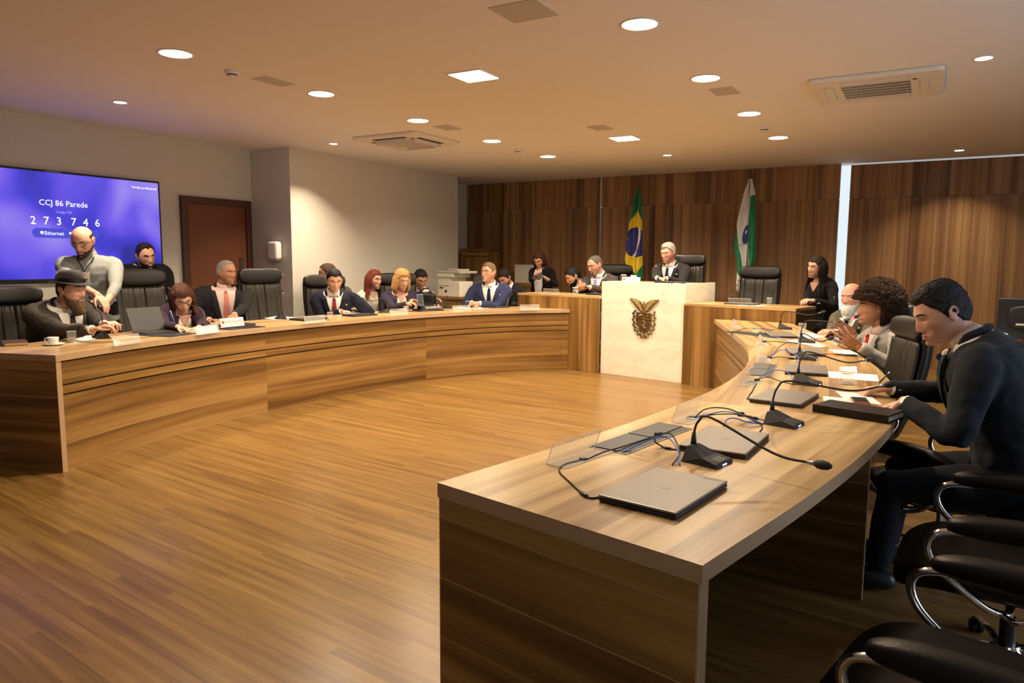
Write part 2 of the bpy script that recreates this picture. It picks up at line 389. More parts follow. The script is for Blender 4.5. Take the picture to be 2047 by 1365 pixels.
for x, y, r, s in ((-6.532, 4.085, 0.055, 'over the video screen'), (-6.499, 6.794, 0.05, 'over the jutting pale wall corner'), (-3.168, 9.667, 0.055, 'above the green and yellow flag'), (0.24, 6.161, 0.055, 'beyond the slotted cassette air unit'), (0.24, 10.978, 0.055, 'close to the wooden wall over the monitor')):
    downlight(x, y, r, 'small recessed spot light ' + s, 'small spot lights', True, LAMP_W * (0.95 if y < 10 else .5))
for x, y, s in ((-3.157, 4.85, 'nearer one of two, over the open floor'), (-3.179, 8.116, 'farther one, in front of the marble podium')):
    t = empty('square_panel_light', (x, y, HC), label='square glowing ceiling panel light, ' + s, cat='ceiling light', group='square panel lights')
    m = MB(); m.box((-0.155, -0.155, -0.008), (0.155, 0.155, 0)); m.build('frame', 'white', t)
    m = MB(); m.box((-0.14, -0.14, -0.0095), (0.14, 0.14, -0.008)); m.build('diffuser', 'lamp', t)
    lamp_area('bulb', (0, 0, -0.016), 0.27, LAMP_W * 1.7, LAMP_COL, parent=t, shape='SQUARE', spread=math.radians(150))
for x, y, a, b, s in ((-4.675, 4.227, 0.085, 0.15, 'between the two big lights of the screen side'), (-4.62, 6.576, 0.1, 0.14, 'next to the open cassette unit'), (-1.584, 6.303, 0.1, 0.14, 'near the slotted cassette unit'), (-3.168, 7.362, 0.1, 0.14, 'before the farther square panel light'), (-2.108, 3.768, 0.15, 0.15, 'cut by the top edge of the view')):
    m = MB(); m.box((x - a, y - b, HC - 0.004), (x + a, y + b, HC)); tag(m.build('ceiling_hatch', 'grey'), 'flat grey ceiling hatch ' + s, 'hatch', 'ceiling hatches')
for x, y, s in ((-4.708, 3.845, 'beside the grey hatch on the screen side'), (-4.719, 8.291, 'tiny, between the two far round lights'), (-1.617, 8.16, 'between two round lights near the wooden wall')):
    t = empty('smoke_detector', (x, y, HC), label='white domed smoke detector ' + s, cat='smoke detector', group='smoke detectors')
    m = MB(); m.lathe([(0.052, 0), (0.052, -0.012), (0.046, -0.02)], 28); m.build('base', 'white', t, smooth=True, bevel=0)
    m = MB(); m.lathe([(0.046, -0.02), (0.04, -0.026), (0.036, -0.026), (0.036, -0.034), (0.028, -0.046), (0.0001, -0.049)], 28); m.build('dome', 'white', t, auto=40)
    m = MB(); m.lathe([(0.0385, -0.026), (0.0385, -0.034)], 28); m.build('slot_ring', 'dark', t)
def cassette(x, y, label, opened):
    t = empty('cassette_air_unit', (x, y, HC), label=label, cat='air conditioner', group='cassette air units'); S = 0.47
    pl = []
    for cx, cy, a0 in ((S - 0.05, S - 0.05, 0), (-S + 0.05, S - 0.05, 90), (-S + 0.05, -S + 0.05, 180), (S - 0.05, -S + 0.05, 270)):
        pl += [(cx + 0.05 * math.cos(math.radians(a0 + k * 22.5)), cy + 0.05 * math.sin(math.radians(a0 + k * 22.5))) for k in range(5)]
    m = MB(); m.prism(pl, -0.035, 0); m.build('panel', 'offwhite', t, bevel=0.012, seg=3)
    m = MB(); m.box((-0.245, -0.245, -0.0365), (0.245, 0.245, -0.0345)); m.build('grille_recess', 'dark', t)
    m = MB()
    for k in range(45):
        xx = -0.245 + 0.49 * k / 44; m.box((xx - 0.0016, -0.245, -0.040), (xx + 0.0016, 0.245, -0.0366))
    for k in range(6):
        yy = -0.245 + 0.49 * k / 5; m.box((-0.245, yy - 0.003, -0.0405), (0.245, yy + 0.003, -0.0366))
    m.build('grille', 'offwhite', t)
    for k in range(4):
        R = Matrix.Rotation(k * PI / 2, 4, 'Z'); m = MB()
        m.box((-0.24, 0.305, -0.0362), (0.24, 0.375, -0.0352), mat=R); m.build('outlet_slot', 'dark' if opened else 'grey', t)
        m = MB()
        if opened: m.box((-0.235, -0.003, -0.06), (0.235, 0.003, -0.02), mat=R @ Matrix.Translation((0, 0.30, -0.015)) @ Matrix.Rotation(-0.25, 4, 'X'))
        else: m.box((-0.232, 0.309, -0.041), (0.232, 0.371, -0.0365), mat=R)
        m.build('louvre', 'offwhite', t, bevel=0.002)
    m = MB(); m.box((0.26, -0.27, -0.039), (0.29, -0.25, -0.035)); m.build('latch', 'dark', t)
cassette(-0.459, 6.685, 'cream cassette air unit with slotted grille and closed louvres', False)
cassette(-5.516, 7.013, 'cream cassette air unit with dark opened louvres near pale wall', True)

# ------------------------------------------------------------------ video screen on the wall
tv = empty('video_screen', (XL, 4.249, 1.817), label='large wall screen showing a bluish violet meeting code page', cat='screen')
W2, H2 = 1.08, 0.565; TX = Vector((0, 1, 0)); TZ = Vector((0, 0, 1)); TN = Vector((1, 0, 0))
m = MB(); m.box((0.005, -W2, -H2), (0.055, W2, H2)); m.build('casing', 'blackp', tv, bevel=0.006)
mt, nt, b = new_mat('screen_image'); L = nt.links.new
tc = nt.nodes.new('ShaderNodeTexCoord')
n1 = N(nt, 'ShaderNodeTexNoise', Scale=1.3, Detail=1.5, Distortion=0.4); L(tc.outputs['Object'], n1.inputs['Vector'])
rp = ramp(nt, [(0.30, (0.03, 0.035, 0.32)), (0.45, (0.07, 0.06, 0.75)), (0.56, (0.20, 0.13, 0.95)), (0.70, (0.36, 0.28, 1.0))]); L(n1.outputs['Fac'], rp.inputs[0])
b.inputs['Base Color'].default_value = (0, 0, 0, 1); L(rp.outputs[0], b.inputs['Emission Color']); b.inputs['Emission Strength'].default_value = 0.68; b.inputs['Roughness'].default_value = 0.25
MAT['tvimg'] = mt
m = MB(); m.box((0.055, -W2 + 0.022, -H2 + 0.025), (0.0565, W2 - 0.022, H2 - 0.022)); m.build('display', 'tvimg', tv)
MAT['txt'] = emis('screen_text', (1, 1, 1), 1.1); MAT['pill'] = emis('screen_pill', (0.05, 0.06, 0.55), 0.9); MAT['txtdim'] = emis('screen_text_dim', (0.35, 0.35, 0.95), 1.0)
def tvt(s, y, z, size, mat='txt', dx=0.0595): return text_part('text', s, size * 1.09, mat, tv, basis(TX, TZ, TN, Vector((dx, (y - 3.89) * 1.09, (z - 1.79) * 1.09))))
tvt('CCJ 86 Parede', 3.875, 2.005, 0.075); tvt('Código PIN', 3.87, 1.925, 0.032, 'txtdim')
for k, c in enumerate('273746'): tvt(c, 3.59 + 0.115 * k + (0.02 if k > 2 else 0), 1.835, 0.105)
pl = []
for cx, a0 in ((0.27, -90), (-0.27, 90)): pl += [(cx + 0.045 * math.cos(math.radians(a0 + k * 22.5)), 0.045 * math.sin(math.radians(a0 + k * 22.5))) for k in range(9)]
m = MB(); m.prism(pl, 0, 0.0008, mat=basis(TX * 1.09, TZ * 1.09, TN, Vector((0.0572, 0.0, -0.071)))); m.build('button', 'pill', tv)
tvt('Ethernet', 3.77, 1.722, 0.05); tvt('Versão profissional', 4.70, 2.225, 0.036); tvt('Tut', 3.86, 1.345, 0.045); tvt('TV 86', 4.05, 1.722, 0.045)
m = MB(); m.box((0.058, -0.265, -0.078), (0.0595, -0.235, -0.055)); m.box((0.058, -0.255, -0.086), (0.0595, -0.245, -0.078)); m.build('icon', 'txt', tv)
m = MB(); m.box((0.058, 0.02, -0.078), (0.0595, 0.05, -0.055)); m.build('icon', 'txt', tv)
m = MB(); m.box((0.056, -0.18, H2 - 0.016), (0.058, -0.02, H2 - 0.008)); m.build('sensor_bar', 'steel', tv)

# paper towel dispenser on the jutting wall
t = empty('towel_dispenser', (-7.428, 6.696, 1.598), label='white rounded paper towel dispenser on the jutting wall', cat='dispenser')
m = MB(); m.box((-0.09, -0.11, -0.12), (0.09, 0, 0.12)); m.build('cover', 'white', t, bevel=0.035, seg=4, smooth=True)
m = MB(); m.box((-0.06, -0.09, -0.128), (0.06, -0.02, -0.118)); m.build('outlet', 'grey', t)
t = empty('light_switch', (-7.373, 6.696, 1.282), label='small white wall switch plate on the jutting wall', cat='switch')
m = MB(); m.box((-0.035, -0.01, -0.02), (0.035, 0, 0.02)); m.build('plate', 'white', t, bevel=0.003)
m = MB(); m.box((-0.012, -0.014, -0.012), (0.012, -0.01, 0.012)); m.build('rocker', 'offwhite', t)

# ------------------------------------------------------------------ curved desks
LI = [(-5.17, 2.66), (-5.40, 3.44), (-5.53, 4.25), (-5.565, 5.0), (-5.52, 5.9), (-5.33, 7.12), (-4.89, 8.12), (-4.22, 8.90)]
RI = [(-1.235, 1.71), (-1.10, 2.35), (-1.0, 2.96), (-0.935, 3.6), (-0.93, 4.25), (-0.99, 4.86), (-1.10, 5.4), (-1.27, 6.05), (-1.60, 6.98), (-2.10, 8.33)]
FL0 = Vector((-3.745, 8.78)); FLD = Vector((0.9795, -0.2015)); FLN = Vector((0.2015, 0.9795))   # face line of the raised desks
def desk(name, PI_, sign, width, HD, label, secs, supports, cut=None):
    C = [Vector((p.x, p.y)) for p in smoothline([(x, y, 0) for x, y in PI_], 10)]; n = len(C)
    nr = []
    for i in range(n):
        t = C[min(i + 1, n - 1)] - C[max(i - 1, 0)]; t.normalize(); nr.append(Vector((t.y, -t.x)) * sign)
    s = [0.0]
    for i in range(1, n): s.append(s[-1] + (C[i] - C[i - 1]).length)
    def off(i, d):
        p = C[i] + nr[i] * d
        e = (p - FL0).dot(FLN) + 0.004
        if e > 0: p = p - FLN * e
        return p
    if not callable(width): width = (lambda y, w_=width: w_)
    root = empty(name, (C[0].x, C[0].y, 0), label=label, cat='desk'); org = Vector((C[0].x, C[0].y, 0))
    def V(p, z): return Vector((p.x, p.y, z)) - org
    cuts = [0] + [min(range(n), key=lambda i: abs(C[i].y - y)) for y in secs] + [n - 1]
    for k in range(len(cuts) - 1):
        a, b_ = cuts[k], cuts[k + 1]; ch = (C[b_] - C[a]).normalized(); cn = Vector((ch.y, -ch.x)); R = list(range(a, b_ + 1))
        g = 0.0012
        # worktop slab with straight grain along the section
        m = MB(); A = [off(i, -0.012) for i in R]; B = [off(i, width(C[i].y)) for i in R]
        if k > 0: A[0] = A[0] + ch * g; B[0] = B[0] + ch * g
        for z, fl in ((HD, sign < 0), (HD - 0.045, sign > 0)):
            vs = [V(p, z) for p in A] + [V(p, z) for p in B]; q = len(A); fs = []; uvs = []
            for i in range(q - 1):
                f = (i, i + 1, q + i + 1, q + i); f = f if fl else f[::-1]; fs.append(f)
                uvs.append([((vs[j].xy.dot(ch)) + k * 5.1, vs[j].xy.dot(cn) + k * 3.3) for j in f])
            m.add(vs, fs, uvs)
        q = len(A)
        for pts, flip in ((A, sign > 0), (B, sign < 0), ([A[0], B[0]], sign < 0), ([A[-1], B[-1]], sign > 0)):
            l = [0.0]
            for i in range(1, len(pts)): l.append(l[-1] + (pts[i] - pts[i - 1]).length)
            vs = [V(p, HD) for p in pts] + [V(p, HD - 0.045) for p in pts]; q2 = len(pts)
            m.add(vs, [((i, i + 1, q2 + i + 1, q2 + i) if not flip else (q2 + i, q2 + i + 1, i + 1, i)) for i in range(q2 - 1)],
                  [([(l[i], 0.01), (l[i + 1], 0.01), (l[i + 1], 0.05), (l[i], 0.05)] if not flip else [(l[i], 0.05), (l[i + 1], 0.05), (l[i + 1], 0.01), (l[i], 0.01)]) for i in range(q2 - 1)], 1)
        m.build('worktop', ['wood_top', 'edge'], root)
        # front cladding: three bands with shadow gaps
        m = MB()
        for z0, z1, d, uo in ((0.0, 0.535, 0.0, 0), (0.547, 0.602, 0.0, 4), (0.614, 0.772, 0.0, 8)):
            d0, d1 = 0.018, 0.045
            F = [off(i, d0) for i in R]; G = [off(i, d1) for i in R]
            if k == 0: F[0] = F[0] + ch * .02; G[0] = G[0] + ch * .02
            u = [s[i] + uo + k * 2.7 for i in R]; q = len(R)
            vs = [V(p, z0) for p in F] + [V(p, z1) for p in F] + [V(p, z1) for p in G] + [V(p, z0) for p in G]; fs = []; uvs = []
            for i in range(q - 1):
                for r in range(4):
                    r2 = (r + 1) % 4; f = (r * q + i, r * q + i + 1, r2 * q + i + 1, r2 * q + i); zz = (z0, z1, z1 + d1 - d0, z0)
                    if sign < 0: f = f[::-1]
                    fs.append(f); uvs.append([(u[j % q], {0: z0, 1: z1, 2: z1 + 0.03, 3: z0 - 0.03}[j // q] + uo * 0.37 + k * 1.7) for j in f])
            m.add(vs, fs, uvs)
        m.build('front_panel', 'wood', root)
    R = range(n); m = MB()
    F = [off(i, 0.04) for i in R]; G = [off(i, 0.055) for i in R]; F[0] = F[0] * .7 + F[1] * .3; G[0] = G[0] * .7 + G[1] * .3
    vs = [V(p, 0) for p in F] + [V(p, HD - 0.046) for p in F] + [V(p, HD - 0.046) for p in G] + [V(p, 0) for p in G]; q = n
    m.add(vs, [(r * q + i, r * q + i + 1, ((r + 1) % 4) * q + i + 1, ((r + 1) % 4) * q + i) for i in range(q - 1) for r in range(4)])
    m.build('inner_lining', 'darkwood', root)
    # end panels and radial supports
    for idx, th, full in [(0, 0.042, True)] + [(min(range(n), key=lambda i: abs(C[i].y - y)), 0.02, False) for y in supports]:
        tdir = (C[min(idx + 1, n - 1)] - C[max(idx - 1, 0)]).normalized(); nd = nr[idx]
        Mx = basis(Vector((nd.x, nd.y, 0)), Vector((tdir.x, tdir.y, 0)), TZ if True else None, V(C[idx], 0))
        m = MB(); d0 = -0.008 if full else 0.06; d1 = width(C[idx].y) - (0.006 if full else 0.08)
        m.box((d0 + 0.004, 0.003, 0), (d1 - 0.004, th + 0.003, HD - 0.046), 0, mat=Mx); m.build('end_panel' if full else 'leg_panel', 'wood', root)
        m = MB(); m.box((d0, 0.003, 0), (d0 + 0.004, th + 0.003, HD - 0.046), 2, mat=Mx); m.build('edge_band', 'edge', root)
        m = MB(); m.box((d1 - 0.004, 0.003, 0), (d1, th + 0.003, HD - 0.046), 2, mat=Mx); m.build('edge_band', 'edge', root)
    return root
HD = 0.83
desk('curved_desk', LI, -1, 0.78, HD, 'long curved walnut desk on the screen side, hat man at its end', (4.85, 7.12), (4.85, 7.12))
desk('curved_desk', RI, 1, lambda y: float(np.interp(y, [3.4, 4.85, 5.9, 8.3], [0.86, 0.77, 0.74, 0.76])), HD, 'long curved walnut desk with a row of closed laptops and microphones', (3.43, 5.9), (3.46, 5.9))

# ------------------------------------------------------------------ raised desks and podium
PH = 0.30
def on(a, b, z): p = FL0 + FLD * a + FLN * b; return Vector((p.x, p.y, z))
RM = basis(Vector((*FLD, 0)), Vector((*FLN, 0)), TZ, Vector((*FL0, 0)))
def raised(label, a0, a1, HR, d, ends, grain_seed):
    root = empty('raised_desk', RM @ Vector((a0, 0, 0)), label=label, cat='desk'); root.rotation_euler = (0, 0, math.atan2(FLD.y, FLD.x)); Ln = a1 - a0
    m = MB(); m.box((0, -0.002, HR - 0.03), (Ln, d, HR), 0, uo=(grain_seed, 0)); m.build('worktop', 'wood_top', root)
    m = MB(); m.box((0.0, 0.0, 0), (Ln, 0.03, HR - 0.031), 2, uo=(0, grain_seed)); m.build('front_panel', 'wood', root)
    for x in ends:
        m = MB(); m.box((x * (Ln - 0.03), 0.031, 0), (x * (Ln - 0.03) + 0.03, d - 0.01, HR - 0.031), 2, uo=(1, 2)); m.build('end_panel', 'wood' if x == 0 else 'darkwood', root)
    return root
raised('raised walnut side desk joined to podium, grey-suited man behind it', -1.43, 0.0, 1.025, 0.62, (0, ), 0.3)
raised('raised walnut side desk joined to podium, with the empty chair behind', 1.235, 2.575, 0.99, 0.62, (1, ), 2.1)
t = empty('marble_podium', RM @ Vector((0.003, 0.05, 0)), label='white marble podium bearing a bronze coat of arms', cat='podium'); t.rotation_euler = (0, 0, math.atan2(FLD.y, FLD.x))
Lp, Dp, Hp = 1.225, 0.78, 1.222
m = MB(); m.box((0, 0, 0), (Lp, 0.03, Hp)); m.build('front_slab', 'marble', t, bevel=0.002)
for x in (0, Lp - 0.03):
    m = MB(); m.box((x, 0.0305, 0), (x + 0.03, Dp, Hp)); m.build('side_slab', 'marble', t, bevel=0.002)
m = MB(); m.box((0.031, 0.031, Hp - 0.05), (Lp - 0.031, Dp, Hp - 0.008), 0); m.build('worktop', 'wood_top', t)
# coat of arms on the front slab
ca_ = empty('crest', (0.655, -0.002, 0.79)); ca_.parent = t
CM = basis(Vector((1, 0, 0)), Vector((0, 0, 1)), Vector((0, -1, 0)), Vector((0, 0, 0)))  # local x, y(up), z(out)
def outline(pts, n=4): return [(p.x, p.y) for p in smoothline([(x, y, 0) for x, y in pts], n)]
m = MB()
for s in (-1, 1):
    wing = [(0.010, 0.125), (0.03, 0.165), (0.07, 0.203), (0.14, 0.222), (0.212, 0.226), (0.165, 0.175), (0.11, 0.115), (0.05, 0.062), (0.012, 0.058)]
    pl = outline(wing, 3); pl = [(x * s, y) for x, y in pl]
    if s < 0: pl = pl[::-1]
    m.prism(pl, 0.0, 0.014, mat=CM)
    for k in range(7):
        f = k / 6.0; a = Vector((s * (0.015 + 0.05 * f), 0.075 + 0.118 * f, 0.016)); e = Vector((s * (0.045 + 0.155 * f), 0.072 + 0.148 * f, 0.012))
        m.tube([CM @ a, CM @ ((a + e) / 2 + Vector((0, 0.008 * (1 - f) - 0.004, 0.004))), CM @ e], [0.007, 0.009, 0.003], 6)
m.build('wings', 'brass', ca_, auto=50, bevel=0)
m = MB()
m.ell(CM @ Vector((0, 0.11, 0.012)), (0.020, 0.014, 0.052)); m.ell(CM @ Vector((0, 0.185, 0.016)), (0.013, 0.013, 0.017)); m.tube([CM @ Vector((0, 0.15, 0.014)), CM @ Vector((0, 0.18, 0.016))], [0.012, 0.009], 8)
m.tube([CM @ Vector((0.006, 0.187, 0.02)), CM @ Vector((0.02, 0.182, 0.022))], [0.006, 0.001], 6)
for s in (-1, 1): m.tube([CM @ Vector((0.01 * s, 0.075, 0.012)), CM @ Vector((0.018 * s, 0.045, 0.012))], [0.008, 0.005], 6)
m.build('eagle', 'brass', ca_, smooth=True)
sh = [(-0.115, 0.05), (0.115, 0.05), (0.115, -0.06), (0.11, -0.115), (0.085, -0.165), (0.045, -0.20), (0.0, -0.215), (-0.045, -0.20), (-0.085, -0.165), (-0.11, -0.115), (-0.115, -0.06)][::-1]
m = MB(); m.prism(sh, 0, 0.010, mat=CM); m.build('shield', 'brassd', ca_, bevel=0.002)
m = MB(); k = len(sh)
for i in range(k):
    a, b2 = sh[i], sh[(i + 1) % k]; m.tube([CM @ Vector((a[0] * 0.97, a[1] * 0.98, 0.012)), CM @ Vector((b2[0] * 0.97, b2[1] * 0.98, 0.012))], 0.0045, 6)
m.tube([CM @ Vector((-0.11, -0.02, 0.012)), CM @ Vector((0.11, -0.025, 0.012))], 0.004, 6)
for a, b2, r in (((-0.05, -0.01), (-0.065, 0.03), 0.009), ((-0.03, -0.012), (-0.045, 0.035), 0.008), ((-0.01, -0.012), (-0.03, 0.035), 0.008), ((0.045, 0.0), (0.07, 0.02), 0.014),
                 ((-0.01, -0.045), (0.035, -0.09), 0.009), ((-0.055, -0.125), (-0.005, -0.105), 0.008), ((-0.005, -0.105), (0.02, -0.12), 0.010), ((0.02, -0.12), (0.035, -0.17), 0.009), ((0.0, -0.11), (0.005, -0.175), 0.008), ((-0.085, -0.13), (-0.05, -0.175), 0.008), ((0.03, -0.085), (0.01, -0.115), 0.012)):
    m.tube([CM @ Vector((*a, 0.012)), CM @ Vector((*b2, 0.014))], r * 0.75, 6)
m.build('relief', 'brass', ca_, smooth=True)
for s in (-1, 1):
    m = MB(); path = smoothline([(0.142 * s, 0.07, 0), (0.152 * s, 0.0, 0), (0.15 * s, -0.08, 0), (0.135 * s, -0.14, 0), (0.10 * s, -0.195, 0), (0.05 * s, -0.235, 0), (-0.005 * s, -0.25, 0), (-0.045 * s, -0.27, 0)], 4)
    m.tube([CM @ (p + Vector((0, 0, 0.006))) for p in path], 0.006, 6)
    for i in range(0, len(path) - 3, 2):
        p = path[i]; dd = (path[i + 1] - path[i]).normalized(); sd = Vector((dd.y, -dd.x, 0)) * (0.011 if (i // 2) % 2 else -0.011)
        A = Matrix.Rotation(math.atan2(dd.y, dd.x) + 0.5 * (1 if (i // 2) % 2 else -1), 4, 'Z')
        m.ell(CM @ (p + sd + Vector((0, 0, 0.008))), (0.021, 0.013, 0.009), 8, 6, mat=CM @ A)
    m.build('wreath_branch', 'brass' if s > 0 else 'brassd', ca_, smooth=True)
# platform behind
m = MB(); A = [on(-1.9, 0.66, 0), on(2.62, 0.66, 0), on(2.9, 2.4, 0), on(-1.9, 2.4, 0)]
m.prism([(p.x, p.y) for p in A], 0, PH); struct(m.build('platform_floor', 'wood_floor'))

# ------------------------------------------------------------------ flags
def flag_mat(name, kind):
    m, nt, b = new_mat(name); L = nt.links.new; b.inputs['Roughness'].default_value = 0.6; b.inputs['Sheen Weight'].default_value = 0.15
    uv = nt.nodes.new('ShaderNodeUVMap'); uv.uv_map = 'UVMap'; sp = nt.nodes.new('ShaderNodeSeparateXYZ'); L(uv.outputs[0], sp.inputs[0])
    U, V = sp.outputs[0], sp.outputs[1]
    def mth(op, a, c=None, d=None):
        n = nt.nodes.new('ShaderNodeMath'); n.operation = op
        for i, x in enumerate((a, c, d)):
            if x is None: continue
            if isinstance(x, (int, float)): n.inputs[i].default_value = x
            else: L(x, n.inputs[i])
        return n.outputs[0]
    def mix(f, a, c):
        n = N(nt, 'ShaderNodeMix', data_type='RGBA'); L(f, n.inputs[0])
        for i, x in ((6, a), (7, c)):
            if isinstance(x, tuple): n.inputs[i].default_value = (*x, 1)
            else: L(x, n.inputs[i])
        return n.outputs[2]
    def dist(cx, cy, sx=1, sy=1):
        a = mth('MULTIPLY', mth('SUBTRACT', U, cx), sx); c = mth('MULTIPLY', mth('SUBTRACT', V, cy), sy)
        return mth('SQRT', mth('ADD', mth('MULTIPLY', a, a), mth('MULTIPLY', c, c)))
    G, Y, B_, W_ = (0.0, 0.20, 0.075), (0.85, 0.62, 0.02), (0.02, 0.025, 0.22), (0.80, 0.79, 0.76)
    if kind == 'br':     # U along the fly (0..20), V height (0..14)
        dia = mth('ADD', mth('DIVIDE', mth('ABSOLUTE', mth('SUBTRACT', U, 10)), 8.3), mth('DIVIDE', mth('ABSOLUTE', mth('SUBTRACT', V, 7)), 5.3))
        c = mix(mth('LESS_THAN', dia, 1.0), G, Y)
        inn = mth('LESS_THAN', dist(10, 7), 3.5); ring = dist(8, 0)
        band = mth('MULTIPLY', mth('GREATER_THAN', ring, 8.0), mth('LESS_THAN', ring, 8.6))
        vo = N(nt, 'ShaderNodeTexVoronoi', Scale=1.15); L(uv.outputs[0], vo.inputs['Vector'])
        st = mth('MULTIPLY', mth('LESS_THAN', vo.outputs['Distance'], 0.12), mth('LESS_THAN', ring, 7.6))
        c = mix(inn, c, mix(mth('MAXIMUM', band, st), B_, W_))
    else:                # U across 0..1, V down 0..1
        r = mth('GREATER_THAN', U, mth('ADD', 0.60, mth('MULTIPLY', mth('ABSOLUTE', mth('SUBTRACT', V, 0.55)), 0.1)))
        r = mth('MULTIPLY', r, mth('GREATER_THAN', V, 0.16))
        lf = mth('MULTIPLY', mth('LESS_THAN', U, mth('MULTIPLY', mth('SUBTRACT', V, 0.42), 1.25)), mth('LESS_THAN', U, 0.30))
        lf = mth('MULTIPLY', lf, mth('LESS_THAN', V, 0.86))
        g = mth('MAXIMUM', r, lf)
        c = mix(g, W_, G)
        di = mth('MULTIPLY', mth('LESS_THAN', dist(0.52, 0.50, 0.42, 1.0), 0.085), mth('LESS_THAN', U, 0.61))
        c = mix(di, c, B_)
        c = mix(mth('LESS_THAN', dist(0.50, 0.475, 0.35, 1.0), 0.016), c, W_)
    L(c, b.inputs['Base Color']); return m
MAT['flag_br'] = flag_mat('flag_green_yellow', 'br'); MAT['flag_pr'] = flag_mat('flag_green_white', 'pr')
def flag(x, y, ztop, label, outl, kind, folds):
    """outl rows: (t, left, right) half widths in metres around the pole, t down in metres"""
    root = empty('flag', (x, y, 0), label=label, cat='flag')
    m = MB(); m.lathe([(0.16, 0), (0.16, 0.03), (0.12, 0.05), (0.03, 0.07)], 24); m.build('stand', 'brassd', root, auto=40)
    m = MB(); m.tube([(0, 0, 0.07), (0, 0, ztop - 0.06)], 0.014, 10); m.build('pole', 'doorframe', root, smooth=True)
    m = MB(); m.lathe([(0.008, -0.02), (0.022, 0.0), (0.016, 0.02), (0.026, 0.035), (0.014, 0.07), (0.001, 0.11)], 12, mat=Matrix.Translation((0, 0, ztop - 0.06))); m.build('finial', 'doorframe', root, smooth=True)
    NT, NS = 50, 40; outl = [(a[0] * 1.08, a[1] * 1.08, a[2] * 1.08) + tuple(a[3:]) for a in outl]; T = outl[-1][0]; vs = []; uvs = {}
    for i in range(NT + 1):
        t = T * i / NT
        for j in range(len(outl) - 1):
            if outl[j][0] <= t <= outl[j + 1][0] + 1e-6: break
        a, b2 = outl[j], outl[j + 1]; f = (t - a[0]) / max(1e-6, b2[0] - a[0]); f = f * f * (3 - 2 * f) * 0.5 + f * 0.5
        l = a[1] + (b2[1] - a[1]) * f; r = a[2] + (b2[2] - a[2]) * f
        for s in range(NS + 1):
            q = s / NS; xx = l + (r - l) * q
            dp = -0.035 - 0.045 * min(1, t * 2 + 0.2) * math.sin(q * PI * folds + 0.6) - 0.02 * math.sin(q * 11 + t * 4)
            sag = -0.10 * (1 - abs(2 * q - 1)) * (t / T) * 0 + outl[0][3](q) * (t / T)
            vs.append((xx, dp, ztop - 0.08 - t - sag))
            if kind == 'br':
                uvs[(i, s)] = (-2.2 + 21.5 * t / T - (q - 0.5) * 1.2, 4.2 + q * 4.8)
            else: uvs[(i, s)] = (q, t / T)
    fs = []; U = []
    for i in range(NT):
        for s in range(NS):
            fs.append((i * (NS + 1) + s, (i + 1) * (NS + 1) + s, (i + 1) * (NS + 1) + s + 1, i * (NS + 1) + s + 1)); U.append([uvs[(i, s)], uvs[(i + 1, s)], uvs[(i + 1, s + 1)], uvs[(i, s + 1)]])
    m = MB(); m.add(vs, fs, U); o = m.build('cloth', 'flag_' + kind, root, smooth=True)
    sd = o.modifiers.new('sol', 'SOLIDIFY'); sd.thickness = 0.004
    return root
flag(-4.12, 11.2, 2.72, 'green and yellow flag with starry blue disc hanging from pole', [(0, -0.01, 0.02, lambda q: -0.08 * q), (0.25, -0.07, 0.05), (0.5, -0.12, 0.07), (0.85, -0.17, 0.08), (1.15, -0.20, 0.09), (1.42, -0.10, 0.09)], 'br', 3)
fr = flag(-2.38, 11.2, 2.79, 'white and green flag with starred blue disc hanging from pole', [(0, -0.02, 0.02, lambda q: (0.14 - 0.35 * abs(q - 0.3))), (0.22, -0.08, 0.07), (0.6, -0.15, 0.09), (0.9, -0.18, 0.11), (1.15, -0.13, 0.12), (1.45, -0.13, 0.03)], 'pr', 3)
MAT['greenp'] = plain('green_print', (0.02, 0.22, 0.08), 0.6)
text_part('lettering', 'PARANÁ', 0.055, 'greenp', fr, basis(Vector((0.97, 0, 0.1)), Vector((-0.1, 0, 0.97)), Vector((0, -1, 0)), Vector((-0.02, -0.145, 1.74))), ext=0.0005)
# ------------------------------------------------------------------ office chairs
def sq(v, e): return math.copysign(abs(v) ** e, v)
def superquad(m, c, r, e1=0.4, e2=0.4, mat=None, nu=28, nv=16, mi=0, warp=None):
    vs = []; 
    for i in range(nv + 1):
        ph = -PI / 2 + PI * i / nv; cp, sp_ = sq(math.cos(ph), e1) if 0 < i < nv else 0.0, sq(math.sin(ph), e1)
        for j in range(nu):
            th = 2 * PI * j / nu; p = Vector((r[0] * cp * sq(math.cos(th), e2), r[1] * cp * sq(math.sin(th), e2), r[2] * sp_))
            if warp: p = warp(p)
            vs.append(p)
    R = mat if mat else Matrix.Identity(4)
    vs = [Vector(c) + R.to_3x3() @ v for v in vs]; fs = []
    for i in range(nv):
        for j in range(nu):
            j2 = (j + 1) % nu; fs.append((i * nu + j, i * nu + j2, (i + 1) * nu + j2, (i + 1) * nu + j))
    m.add(vs, fs, None, mi)
def spine(z):    # y of the backrest centre line at height z
    t = (z - 0.42) / 0.86; return -0.255 - 0.17 * t - 0.05 * math.sin(t * PI)
